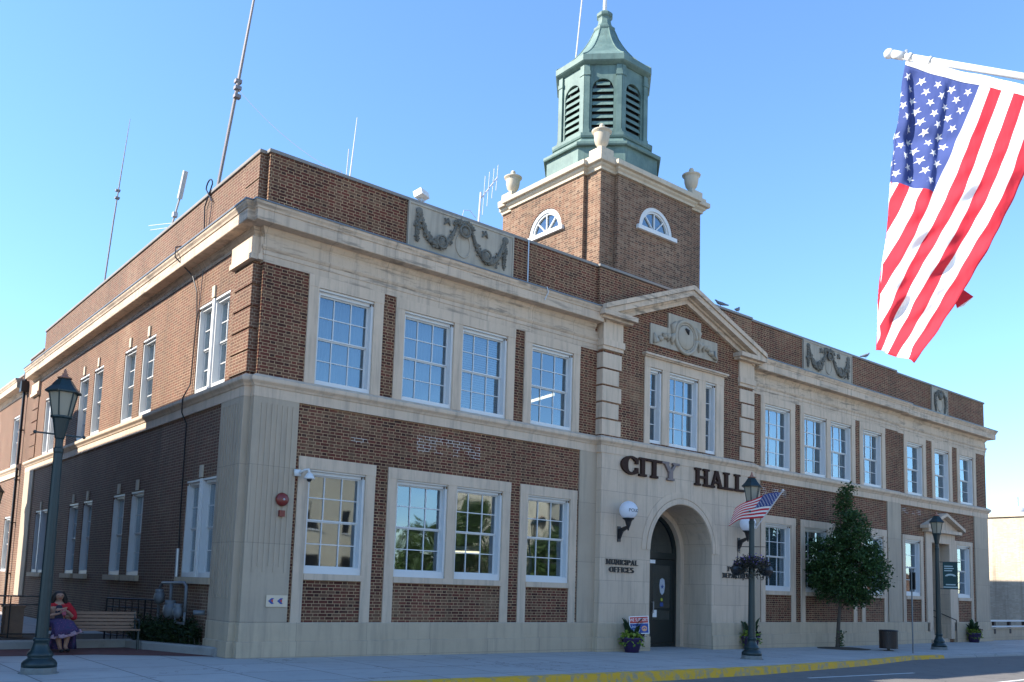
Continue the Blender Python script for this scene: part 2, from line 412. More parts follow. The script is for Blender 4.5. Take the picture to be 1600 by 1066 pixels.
    def wall(s, T, u0, u1, z0, z1, holes, d):
        us = sorted({u0, u1, *[h[0] for h in holes], *[h[1] for h in holes]}); zs = sorted({z0, z1, *[h[2] for h in holes], *[h[3] for h in holes]})
        for a, b in zip(us, us[1:]):
            for c, e in zip(zs, zs[1:]):
                mu, mz = (a+b)/2, (c+e)/2
                if any(h[0] < mu < h[1] and h[2] < mz < h[3] for h in holes): continue
                s.face([T(a, 0, c), T(b, 0, c), T(b, 0, e), T(a, 0, e)])
        for a, b, c, e in holes:
            s.face([T(a, 0, c), T(a, 0, e), T(a, d, e), T(a, d, c)]); s.face([T(b, 0, c), T(b, d, c), T(b, d, e), T(b, 0, e)])
            s.face([T(a, 0, e), T(b, 0, e), T(b, d, e), T(a, d, e)]); s.face([T(a, 0, c), T(a, d, c), T(b, d, c), T(b, 0, c)])
    def mesh(s, name, m=None, smooth=False, weld=False):
        me = bpy.data.meshes.new(name); me.from_pydata(s.v, [], s.f)
        ms = s.mats if s.mats else ([M[m]] if m else [])
        for q in ms: me.materials.append(M[q] if isinstance(q, str) else q)
        if s.mats: me.polygons.foreach_set('material_index', s.mi)
        b = bmesh.new(); b.from_mesh(me)
        if weld: bmesh.ops.remove_doubles(b, verts=b.verts, dist=1e-4)
        bmesh.ops.recalc_face_normals(b, faces=b.faces); b.to_mesh(me); b.free()
        if smooth: me.polygons.foreach_set('use_smooth', [True]*len(me.polygons))
        me.update(); return me
    def build(s, name, m=None, parent=None, smooth=False, weld=False, label=None):
        return link(name, s.mesh(name, m, smooth, weld), parent, label)
def link(name, me, parent=None, label=None):
    o = bpy.data.objects.new(name, me); COL.objects.link(o)
    if parent is not None: o.parent = parent
    if label: o['label'] = label
    return o
def tag(o, label, cat, group=None):
    o['label'] = label; o['category'] = cat
    if group: o['group'] = group
    return o
def thing(name, label, cat, loc=(0, 0, 0), rz=0., group=None):
    o = bpy.data.objects.new(name, None); COL.objects.link(o); o.empty_display_size = .2
    o.location = loc; o.rotation_euler = (0, 0, rz); return tag(o, label, cat, group)
def struct(o, kind='structure'): o['kind'] = kind; return o
def copy_tree(o, parent=None):
    c = o.copy(); COL.objects.link(c)
    if parent is not None: c.parent = parent
    for ch in list(o.children): copy_tree(ch, c)
    return c
def bevel(o, w=.01, seg=1):
    b = bmesh.new(); b.from_mesh(o.data); bmesh.ops.bevel(b, geom=[e for e in b.edges if len(e.link_faces) == 2 and e.calc_face_angle(0) > .5], offset=w, segments=seg, affect='EDGES'); b.to_mesh(o.data); b.free()
def skin(name, V, E, rad, mat, parent=None, sub=2, extra=None):
    me = bpy.data.meshes.new(name); me.from_pydata(V, E, []); o = bpy.data.objects.new(name, me); COL.objects.link(o)
    mod = o.modifiers.new('s', 'SKIN'); mod.use_smooth_shade = True
    for i, r in enumerate(rad):
        d = me.skin_vertices[0].data[i]; d.radius = (r, r) if not isinstance(r, tuple) else r; d.use_root = (i == 0)
    sb = o.modifiers.new('b', 'SUBSURF'); sb.levels = sub; sb.render_levels = sub
    dg = bpy.context.evaluated_depsgraph_get(); res = bpy.data.meshes.new_from_object(o.evaluated_get(dg))
    bpy.data.objects.remove(o); res.name = name; res.materials.clear(); res.materials.append(M[mat])
    res.polygons.foreach_set('use_smooth', [True]*len(res.polygons))
    return link(name, res, parent)
def text_mesh(txt, size, depth):
    c = bpy.data.curves.new('t', 'FONT'); c.body = txt; c.size = size; c.extrude = depth; c.align_x = 'CENTER'; c.align_y = 'CENTER'
    o = bpy.data.objects.new('t', c); COL.objects.link(o); dg = bpy.context.evaluated_depsgraph_get()
    me = bpy.data.meshes.new_from_object(o.evaluated_get(dg)); bpy.data.objects.remove(o); return me
def leaves(mb, pts, size, droop=.3, up=.5, asp=.55):
    for p in pts:
        p = Vector(p); d = Vector((rnd.gauss(0, 1), rnd.gauss(0, 1), rnd.gauss(0, .7)+up*.3-droop)).normalized()
        n = Vector((rnd.gauss(0, .7), rnd.gauss(0, .7), 1)).normalized(); sd = d.cross(n)
        if sd.length < 1e-3: continue
        sd.normalize(); L = size*rnd.uniform(.65, 1.3); w = L*asp*.5; nn = sd.cross(d)*L*.12
        mb.add([p, p+d*L*.5+sd*w+nn, p+d*L, p+d*L*.5-sd*w+nn], [(0, 1, 2), (0, 2, 3)])
def gz(x): return -0.14*min(max(x, 0.), 22.)/22.
Tf = lambda y: (lambda u, d, z: (u, y+d, z))          # a wall facing the street (-Y)
Tl = lambda x: (lambda u, d, z: (x+d, u, z))          # a wall facing the alley (-X)

# ------------------------------------------------------------ ground, road, pavements
KERB = [(-60, -4.6), (-2, -4.5), (1, -4.75), (10.4, -4.85), (16, -4.4), (20, -3.75), (22, -3.8), (27.5, -4.2), (45, -4.4), (90, -4.4)]
mb = MB(); mb.face([(-900, -900, -.34), (900, -900, -.34), (900, 900, -.34), (-900, 900, -.34)]); struct(mb.build('ground', 'ground'))
mb = MB()
for (x0, y0), (x1, y1) in zip(KERB, KERB[1:]): mb.face([(x0, y0-.17, -.25), (x0, -13, -.25), (x1, -13, -.25), (x1, y1-.17, -.25)])
struct(mb.build('road', 'asphalt'))
mb = MB()
xs = sorted({x for x, _ in KERB} | {0., 22., 36., 5., 13., 18.})
def kerb_y(x):
    for (x0, y0), (x1, y1) in zip(KERB, KERB[1:]):
        if x0 <= x <= x1: return y0+(y1-y0)*(x-x0)/(x1-x0)
for a, b in zip(xs, xs[1:]): mb.face([(a, kerb_y(a), gz(a)), (b, kerb_y(b), gz(b)), (b, 45, gz(b)), (a, 45, gz(a))])
struct(mb.build('sidewalk', 'walk'))
mb = MB()
for a, b in zip(xs, xs[1:]):
    mb.mat('yellow' if b <= 22.01 else 'kerb'); w = .17; e = .05 if b > 22.01 else 0.
    A = [(a, kerb_y(a), gz(a)), (a, kerb_y(a)-w, gz(a)-.01-e), (a, kerb_y(a)-w-.02, -.25)]; B = [(b, kerb_y(b), gz(b)), (b, kerb_y(b)-w, gz(b)-.01-e), (b, kerb_y(b)-w-.02, -.25)]
    mb.face([A[0], A[1], B[1], B[0]]); mb.face([A[1], A[2], B[2], B[1]])
struct(mb.build('kerb'))
mb = MB(); mb.face([(-60, -13, -.10), (90, -13, -.10), (90, -60, -.10), (-60, -60, -.10)]); mb.face([(-60, -13, -.10), (90, -13, -.10), (90, -13, -.25), (-60, -13, -.25)])
struct(mb.build('pavement', 'walk'))
mb = MB()
for p, q, w in [((11.0, -5.98), (15.2, -6.36), .10), ((9.6, -8.62), (20, -8.5), .12)]:
    mb.face([(p[0], p[1]-w/2, -.246), (q[0], q[1]-w/2, -.246), (q[0], q[1]+w/2, -.246), (p[0], p[1]+w/2, -.246)])
struct(mb.build('road_marking', 'line_white'))
mb = MB(); mb.face([(-14, 3.42, .004), (-14, 1.95, .004), (-2.3, 1.63, .004), (-.2, .45, .004), (-.2, .9, .004), (-1.05, 2.75, .004), (-1.2, 3.42, .004)]); struct(mb.build('brick_paving', 'paver'))
mb = MB(); mb.face([(-14, 3.5, .03), (-1.1, 3.5, .03), (-.9, 2.9, .03), (-.16, 1.0, .03), (-.16, 8, .03), (-14, 8, .03)]); struct(mb.build('planting_bed', 'mulch'))
mb = MB(); mb.sweep([(-14, 3.45), (-1.15, 3.45), (-.98, 2.75), (-.22, .72), (-.22, .5)], [(0, 0), (.08, 0), (.08, .15), (.06, .18), (-.10, .18), (-.10, 0)])
tag(mb.build('planter_kerb', 'kerb'), 'low pale concrete kerb edging the shrub bed behind the wooden bench', 'kerb')
mb = MB(); mb.lathe([(.95, -.02), (.9, .005), (.5, .03), (.12, .05)], (0, 0, 0), 18)
for i, (x, y, z) in enumerate(mb.v): mb.v[i] = (21.1+x*1.15*(1+.12*math.sin(5*math.atan2(y, x))), -.95+y*.9, gz(21)+z)
struct(mb.build('mulch_ring', 'mulch'))

# ------------------------------------------------------------ city hall
H = thing('city_hall', 'long two storey brown brick city hall with limestone trim and green copper cupola', 'city hall', (0, 0, 0))
mir = lambda x: 27.-x
OP_L = [(1.30, 2.72), (3.54, 5.0), (5.25, 6.71), (7.53, 9.05)]
OP_R = [(mir(b), mir(a)) for a, b in OP_L][::-1]
SUR_L = [(1.06, 2.96), (3.30, 6.95), (7.28, 9.29)]
SUR_R = [(mir(b), mir(a)) for a, b in SUR_L][::-1]
ZU = (5.88, 8.05); ZL = (1.75, 4.02)
UE = [(27.64, 29.49), (30.03, 31.87), (32.37, 34.21)]; LE = [(27.38, 29.10), (31.93, 33.66)]
ins = lambda s, w=.24: (s[0]+w, s[1]-w)
LEFTW = [(1.37, 3.25), (6.35, 7.42), (7.98, 9.05), (11.2, 12.2), (12.8, 13.9), (16.9, 18.7)]

mb = MB()
for T, a, b, ops in ((Tf(0.), 0., 10., OP_L), (Tf(0.), 17., 27., OP_R)):
    mb.wall(T, a, b, -.35, 10.75, [(p, q)+ZU for p, q in ops]+[(p, q)+ZL for p, q in ops], .28)
mb.face([(27, 0, -.35), (27, .1, -.35), (27, .1, 10.7), (27, 0, 10.7)])
mb.wall(Tf(.1), 27., 35.28, -.35, 10.73, [ins(s)+ZU for s in UE]+[ins(s, .22)+ZL for s in LE]+[(29.79, 31.37, -.3, 3.98)], .28)
mb.wall(Tf(-.2), 10., 17., 5.4, 9.5, [(11.95, 12.5, 5.92, 8.18), (12.81, 14.2, 5.92, 8.18), (14.52, 15.06, 5.92, 8.18)], .28)
for x in (10., 17.): mb.face([(x, -.2, 5.4), (x, 0, 5.4), (x, 0, 9.5), (x, -.2, 9.5)])
mb.prism([(9.95, 9.5), (17.05, 9.5), (13.5, 10.82)], -.2, -.11)
mb.box(9.93, 17.07, -.1, .1, 9.4, 10.73)                       # parapet behind the gable
mb.face([(0, 0, -.35), (0, .17, -.35), (0, .17, 10.75), (0, 0, 10.75)])
mb.face([(-.15, .17, -.35), (0, .17, -.35), (0, .17, 10.75), (-.15, .17, 10.75)])
mb.build('front_wall', 'brick', H)
mb = MB()
lw = []
for a, b in LEFTW: lw += [(a, b, 5.88, 8.0), (a, b, 1.6, 3.82)]
mb.wall(Tl(-.15), .17, 22., -.35, 10.05, lw, .42)
mb.wall(Tl(-.15), .17, 19.7, 10.05, 10.75, [], .28)
mb.face([(-.15, 19.7, 10.05), (.2, 19.7, 10.05), (.2, 19.7, 10.75), (-.15, 19.7, 10.75)])
mb.face([(35.28, .1, -.35), (35.28, 22, -.35), (35.28, 22, 10.7), (35.28, .1, 10.7)]); mb.face([(-.15, 22, -.35), (35.28, 22, -.35), (35.28, 22, 10.05), (-.15, 22, 10.05)])
for k in range(5):                                             # brick corner quoins
    z = 5.93+.477*k; mb.box(-.18, -.002, .135, 1.1, z, z+.435); mb.box(-.18, -.1, 19.8, 20.8, z, z+.435)
for k in range(2): mb.box(-.17, -.002, .15, .9, 9.62+.56*k, 9.62+.56*k+.52)
mb.build('side_wall', 'brick_side', H)
mb = MB(); mb.face([(.05, .05, 10.2), (26.9, .05, 10.2), (26.9, 21.9, 10.2), (.05, 21.9, 10.2)]); mb.face([(26.9, .2, 10.2), (35.2, .2, 10.2), (35.2, 21.9, 10.2), (26.9, 21.9, 10.2)]); mb.build('roof', 'roofing', H)
mb = MB()
for z in (.60, 4.75, 5.0, 8.9):
    for x0, x1, y0 in ((.15, 11.8, .45), (11.8, 15.2, 2.7 if z < 4.8 else .45), (15.2, 27, .45), (27, 29.6, .6), (29.6, 31.5, 1.5 if z < 4.8 else .6), (31.5, 35.1, .6)): mb.face([(x0, y0, z), (x1, y0, z), (x1, 6, z), (x0, 6, z)])
mb.face([(.15, 5.9, .6), (35.1, 5.9, .6), (35.1, 5.9, 8.9), (.15, 5.9, 8.9)])
for x in (3.1, 7.12, 10.1, 16.9, 19.85, 23.9): mb.face([(x, .35, .6), (x, 5.9, .6), (x, 5.9, 8.9), (x, .35, 8.9)])
for z in (.60, 4.75, 5.0, 8.9): mb.face([(.14, 6.2, z), (4., 6.2, z), (4., 21.5, z), (.14, 21.5, z)])
mb.face([(4., 6.1, .6), (4., 21.5, .6), (4., 21.5, 8.9), (4., 6.1, 8.9)])
mb.build('interior', 'inside', H)

# stone: bases, piers, belt, surrounds, cornice
mb = MB(); BP = [(-.35, .10), (.33, .10), (.34, .06), (.70, .06), (.718, .04), (.718, 0)]
prof = [(o, z) for z, o in [(-.35, 0), (-.35, .10), (.32, .10), (.33, .06), (.70, .06), (.72, .035), (.72, 0)]]
mb.sweep([(-.15, 1.33), (-.15, .17), (0, .17), (0, 0), (10, 0), (10, -.2), (12.03, -.2)], prof)
mb.sweep([(14.87, -.2), (17, -.2), (17, 0), (27, 0), (27, .1), (29.5, .1)], prof); mb.sweep([(31.7, .1), (35.28, .1), (35.28, 22)], prof)
mb.build('base_course', 'stone_base', H)
mb = MB(); bprof = [(0, 5.40), (.05, 5.40), (.05, 5.61), (.07, 5.62), (.09, 5.66), (.14, 5.71), (.15, 5.73), (.15, 5.80), (.02, 5.88), (0, 5.88)]
mb.sweep([(-.15, 21.), (-.15, .17), (0, .17), (0, 0), (10, 0), (10, -.2), (17, -.2), (17, 0), (27, 0), (27, .1), (35.28, .1), (35.28, 22)], bprof); mb.build('belt_course', 'stone_plain', H)
mb = MB()
pp = [(0, .72), (.045, .72), (.045, 5.4), (0, 5.4)]
mb.sweep([(-.15, 1.33), (-.15, .17), (0, .17), (0, 0), (.98, 0)], pp)
for k in range(7): mb.box(.13+.118*k, .19+.118*k, -.058, -.04, 1.75+.12*(k % 2), 5.28)
for k in range(8): mb.box(-.208, -.19, .26+.13*k, .33+.13*k, 1.2, 5.28)
mb.build('corner_pier', 'stone_pier', H)
for a, b, y in ((9.36, 10, 0.), (17., 17.64, 0.), (26.02, 27, 0.), (27, 27.26, .1), (33.9, 35.28, .1)): MB().box(a, b, y-.045, y+.01, .72, 5.4).build('stone_pier', 'stone_pier', H)
MB().box(-.195, -.14, 19.5, 21.0, .72, 5.4).build('stone_pier', 'stone_pier', H)
for y0, y1, cn in ((.17, 1.2, True), (19.7, 20.9, False)):
    mb = MB()
    if cn: mb.sweep([(-.15, y1), (-.15, .17), (0, .17), (0, 0)], [(0, 8.34), (.13, 8.34), (.13, 8.46), (.09, 8.465), (.09, 8.84), (0, 8.84)])
    else: mb.sweep([(-.15, y1), (-.15, y0)], [(0, 8.34), (.13, 8.34), (.13, 8.46), (.09, 8.465), (.09, 8.84), (0, 8.84)])
    mb.build('pier_capital', 'stone_plain', H)

def surround(name, T, a, b, z0, z1, w, ops, low, zt=.25):
    mb = MB(); p = -.035
    zb = .72 if low else 5.875
    e = .005
    mb.box(a, ops[0][0]+e, p, .02, zb, z1-zt-e, T); mb.box(ops[-1][1]-e, b, p, .02, zb, z1-zt-e, T)
    for (q, r), (s_, t) in zip(ops, ops[1:]): mb.box(r-e, s_+e, p, .02, z0 if not low else 1.75, z1-zt-e, T)
    mb.box(a-.004, b+.004, p-.008, .02, z1-zt-e, z1, T)
    if low:
        mb.box(ops[0][0]+.006, ops[-1][1]-.006, p-.03, .1, 1.62, 1.755, T)
    return mb.build(name, 'stone_plain', H)
for SUR, OPS, y in ((SUR_L, OP_L, 0.), (SUR_R, OP_R, 0.)):
    for s in SUR:
        ops = [o for o in OPS if s[0] < o[0] < s[1]]
        surround('window_surround', Tf(y), s[0], s[1], 5.88, 8.30, .24, ops, False); surround('window_surround', Tf(y), s[0], s[1], 1.75, 4.26, .24, ops, True)
for s in UE: surround('window_surround', Tf(.1), s[0], s[1], 5.88, 8.3, .24, [ins(s)], False)
for s in LE: surround('window_surround', Tf(.1), s[0], s[1], 1.75, 4.2, .22, [ins(s, .22)], True, .18)
o = surround('window_surround', Tf(-.2), 11.72, 15.43, 5.92, 8.46, .24, [(11.95, 12.5), (12.81, 14.2), (14.52, 15.06)], False, .28)
mb = MB(); mb.box(11.66, 15.5, -.31, -.2, 8.46, 8.50); mb.box(11.62, 15.54, -.36, -.2, 8.50, 8.56); mb.build('window_hood', 'stone_cornice', H)

# cornice, frieze, flashing, coping
cprof = [(0, 8.84), (.012, 8.84), (.02, 8.92), (.05, 8.95), (.09, 9.02), (.10, 9.05), (.345, 9.055), (.355, 9.07), (.355, 9.29), (.375, 9.30), (.385, 9.34), (.42, 9.39), (.43, 9.44), (0, 9.47)]
fprof = [(.43, 9.44), (.445, 9.44), (.445, 9.475), (0.012, 9.56), (0.012, 9.47)]
PL = [(-.15, 20.9), (-.15, .17), (0, .17), (0, 0), (9.86, 0)]; PR = [(17.14, 0), (27, 0), (27, .1), (35.28, .1), (35.28, 22)]
mb = MB(); mb.sweep(PL, cprof); mb.sweep(PR, cprof); mb.build('cornice', 'stone_cornice', H)
mb = MB(); mb.sweep(PL, fprof); mb.sweep(PR, fprof); mb.build('cornice_flashing', 'flash', H)
fr = [(0, 8.302), (.02, 8.302), (.02, 8.46), (.035, 8.465), (.035, 8.56), (.05, 8.57), (.08, 8.62), (.085, 8.65), (.03, 8.67), (.03, 8.845), (0, 8.845)]
mb = MB(); mb.sweep([(0, .17), (0, 0), (10, 0)], fr); mb.sweep([(17, 0), (27, 0), (27, .1), (35.28, .1), (35.28, 3)], fr); mb.build('frieze', 'stone_cornice', H)
cp = [(-.3, 10.75), (.035, 10.75), (.04, 10.77), (.035, 10.825), (-.3, 10.85)]
mb = MB(); mb.sweep([(-.15, 19.7), (-.15, .17), (0, .17), (0, 0), (9.93, 0), (9.93, -.1), (17.07, -.1), (17.07, 0), (27, 0)], cp)
mb.sweep([(27, .1), (35.28, .1), (35.28, 22)], [(o, z-.02) for o, z in cp]); mb.sweep([(-.15, 22), (-.15, 19.72)], [(o, z-.70) for o, z in cp]); mb.build('coping', 'coping', H)

# pediment of the middle bay
def chevron(mb, xa, za, xc, zc, th, y0, y1):
    xb = 2*xc-xa
    mb.prism([(xa, za), (xc, zc), (xc, zc-th), (xa, za-th)], y0, y1); mb.prism([(xc, zc), (xb, za), (xb, za-th), (xc, zc-th)], y0, y1)
mb = MB()
chevron(mb, 9.72, 9.52, 13.5, 10.95, .14, -.60, -.1); chevron(mb, 9.76, 9.385, 13.5, 10.80, .17, -.55, -.1)
chevron(mb, 9.95, 9.29, 13.5, 10.63, .07, -.38, -.1); chevron(mb, 10.0, 9.24, 13.5, 10.56, .14, -.30, -.1)
for s in (1, -1):
    X = (lambda x: x) if s > 0 else (lambda x: 27-x)
    a, b = sorted((X(9.68), X(11.05))); mb.box(a, b, -.56, -.1, 9.24, 9.375); mb.box(a+.06, b-.06, -.42, -.1, 9.17, 9.24)
mb.build('pediment', 'stone_cornice', H)
for s in (1, -1):
    mb = MB(); X = (lambda x: x) if s > 0 else (lambda x: 27-x)
    def bx(a, b, *r):
        a, b = sorted((X(a), X(b))); mb.box(a, b, *r)
    bx(9.965, 10.76, -.25, .0, 8.62, 9.168); bx(9.93, 10.80, -.30, .0, 8.44, 8.62); bx(9.955, 10.77, -.262, .0, 8.335, 8.44)
    for k in range(5): bx(9.965, 10.62 if k % 2 else 10.72, -.245, 0., 5.91+.477*k, 5.91+.477*k+.425)
    mb.build('quoin', 'stone_plain', H)
mb = MB()
Y = -.25
mb.prism([(11.92, 8.87), (15.07, 8.87), (15.07, 9.5), (14.25, 9.5), (14.25, 9.98), (12.72, 9.98), (12.72, 9.5), (11.92, 9.5)], Y, -.19)
car = mb.build('cartouche', 'stone_carved', H)
def ring(mb, cx, cz, rx, rz, r, y, n=28):
    mb.tube([(cx+rx*math.cos(2*math.pi*i/n), y, cz+rz*math.sin(2*math.pi*i/n)) for i in range(n+1)], r, 6)
mb = MB(); ring(mb, 13.5, 9.36, .5, .5, .06, -.27); ring(mb, 13.5, 9.36, .42, .42, .03, -.26)
mb.lathe([(.40, 0.), (.36, .04), (.2, .07), (.01, .08)], (0, 0, 0), 20)
for i in range(len(mb.v)-80, len(mb.v)):
    x, y, z = mb.v[i]; mb.v[i] = (13.5+x, -.25-z, 9.36+y)
for s in (-1, 1):
    for t in range(5): mb.tube([(13.5+s*(.55+.18*t), -.26, 9.35-.08*t), (13.5+s*(.68+.18*t), -.30, 9.22-.05*t+.1*math.sin(t)), (13.5+s*(.62+.2*t), -.26, 9.02+.05*t)], [.07, .10, .03], 6)
    mb.tube([(13.5+s*.45, -.26, 9.75), (13.5+s*.62, -.28, 9.6), (13.5+s*.6, -.26, 9.35)], [.05, .09, .04], 6)
mb.build('relief', 'stone_carved', car, True)
mb = MB(); mb.tube([(13.42, -.33, 9.62), (13.5, -.36, 9.55), (13.56, -.33, 9.45)], [.03, .06, .02], 7); mb.build('knob', 'iron', car)

# arched entrance
def arch_wall(mb, T, u0, u1, z0, z1, cx, r, zb, zs, d, n=20):
    q = lambda *p: mb.face([T(*x) for x in p])
    if u0 < cx-r: q((u0, 0, z0), (cx-r, 0, z0), (cx-r, 0, z1), (u0, 0, z1))
    if u1 > cx+r: q((cx+r, 0, z0), (u1, 0, z0), (u1, 0, z1), (cx+r, 0, z1))
    if zb > z0: q((cx-r, 0, z0), (cx+r, 0, z0), (cx+r, 0, zb), (cx-r, 0, zb)); q((cx-r, 0, zb), (cx+r, 0, zb), (cx+r, d, zb), (cx-r, d, zb))
    if zs > zb:
        for s in (-1, 1): q((cx+s*r, 0, zb), (cx+s*r, d, zb), (cx+s*r, d, zs), (cx+s*r, 0, zs))
    A = [(cx-r*math.cos(math.pi*i/n), zs+r*math.sin(math.pi*i/n)) for i in range(n+1)]
    for (a, b), (c, e) in zip(A, A[1:]):
        q((a, 0, b), (c, 0, e), (c, 0, z1), (a, 0, z1)); q((a, 0, b), (a, d, b), (c, d, e), (c, 0, e))
def arc_band(mb, T, cx, zs, r0, r1, y0, y1, zb=None, n=20, a0=0., a1=math.pi):
    P = lambda r, i: (cx-r*math.cos(a0+(a1-a0)*i/n), zs+r*math.sin(a0+(a1-a0)*i/n))
    for i in range(n):
        a, b, c, e = P(r0, i), P(r1, i), P(r1, i+1), P(r0, i+1)
        mb.prism([a, b, c, e], y0, y1, T)
    if zb is not None:
        for s in (-1, 1):
            x0, x1 = sorted((cx+s*r0, cx+s*r1)); mb.box(x0, x1, y0, y1, zb, zs, T)
CX, AR, AZ = 13.45, 1.415, 2.80
mb = MB(); arch_wall(mb, Tf(-.235), 10., 17., -.2, 5.41, CX, AR, -.2, AZ, 1.40)
mb.face([(10, -.235, -.2), (10, 0, -.2), (10, 0, 5.41), (10, -.235, 5.41)]); mb.face([(17, -.235, -.2), (17, 0, -.2), (17, 0, 5.41), (17, -.235, 5.41)])
mb.build('entrance_front', 'stone', H)
mb = MB(); arc_band(mb, Tf(0.), CX, AZ, AR+.012, AR+.16, -.262, -.23, n=28); arc_band(mb, Tf(0.), CX, AZ, AR+.185, AR+.37, -.253, -.23, n=28); mb.build('archivolt', 'stone_plain', H)
mb = MB(); arc_band(mb, Tf(0.), CX, AZ, AR-.17, AR-.004, .85, 1.12, -.15); mb.build('inner_arch', 'stone_plain', H)
mb = MB(); y = 1.02
arc_band(mb, Tf(0.), CX, AZ, AR-.27, AR-.171, y, y+.12, -.1); mb.box(CX-1.2, CX+1.2, y-.01, y+.12, 2.62, 2.82); mb.box(CX-.04, CX+.04, y, y+.1, -.1, 2.62)
mb.box(CX-1.2, CX+1.2, y+.001, y+.1, -.1, .02)
dr = mb.build('entrance_door', 'door', H)
for s in (-1, 1):
    mb = MB(); a, b = sorted((CX+s*.05, CX+s*1.14))
    mb.box(a, a+.12, y+.02, y+.08, .03, 2.6); mb.box(b-.12, b, y+.02, y+.08, .03, 2.6); mb.box(a+.12, b-.12, y+.02, y+.08, 2.42, 2.6); mb.box(a+.12, b-.12, y+.02, y+.08, .03, .75); mb.box(a+.12, b-.12, y+.03, y+.07, 1.02, 1.1)
    mb.build('door_leaf', 'door', dr)
    mb = MB(); mb.box(a+.12, b-.12, y+.045, y+.055, .75, 1.02); mb.box(a+.12, b-.12, y+.045, y+.055, 1.1, 2.42); mb.build('pane', 'glass', dr)
    mb = MB(); mb.tube([(CX+s*.13, y-.05, .95), (CX+s*.13, y-.05, 1.3)], .018, 6); mb.tube([(CX+s*.13, y-.05, .97), (CX+s*.13, y+.03, .97)], .01, 6); mb.tube([(CX+s*.13, y-.05, 1.28), (CX+s*.13, y+.03, 1.28)], .01, 6); mb.build('handle', 'galv', dr)
r = AR-.27; mb = MB(); mb.prism([(CX-r*math.cos(math.pi*k/20), AZ+.02+r*math.sin(math.pi*k/20)) for k in range(21)], y+.055, y+.063)
mb.build('fanlight', 'glass', dr)
mb = MB(); mb.box(CX-1.6, CX+1.6, 2.6, 2.65, -.2, 4.6); mb.build('lobby_wall', 'iron', dr)  # wall made black to give the darkness of the unlit lobby
dx = CX+.62; yy = y+.035                                        # decals on the right leaf
mb = MB(); mb.prism([(dx-.13, 1.78), (dx-.10, 1.98), (dx, 2.03), (dx+.10, 1.98), (dx+.13, 1.78), (dx+.09, 1.58), (dx, 1.5), (dx-.09, 1.58)], yy, yy+.006); dc = mb.build('shield_decal', 'silver_print', dr)
mb = MB()
mb.prism([p for i in range(5) for p in ((dx+.085*math.sin(2*math.pi*i/5), 1.76+.085*math.cos(2*math.pi*i/5)), (dx+.034*math.sin(2*math.pi*(i+.5)/5), 1.76+.034*math.cos(2*math.pi*(i+.5)/5)))], yy-.003, yy-.001); mb.build('star', 'navy', dc)
mb = MB(); mb.prism([(dx-.05+.05*math.cos(t*.5236)+.03, 1.36+.05*math.sin(t*.5236)) for t in range(12)], yy, yy+.005); mb.build('round_decal', 'yellow_print', dr)
mb = MB(); mb.box(dx-.09, dx+.05, yy, yy+.005, 1.15, 1.27); mb.build('lower_decal', 'navy', dr)
mb = MB(); mb.box(CX+.16, CX+.34, yy-.03, yy-.02, .82, 1.04); mb.build('notice', 'white_print', dr)
mb = MB(); mb.box(CX-.02, CX+.22, y-.022, y-.012, 2.47, 2.58); mb.build('number_plate', 'white_print', dr)

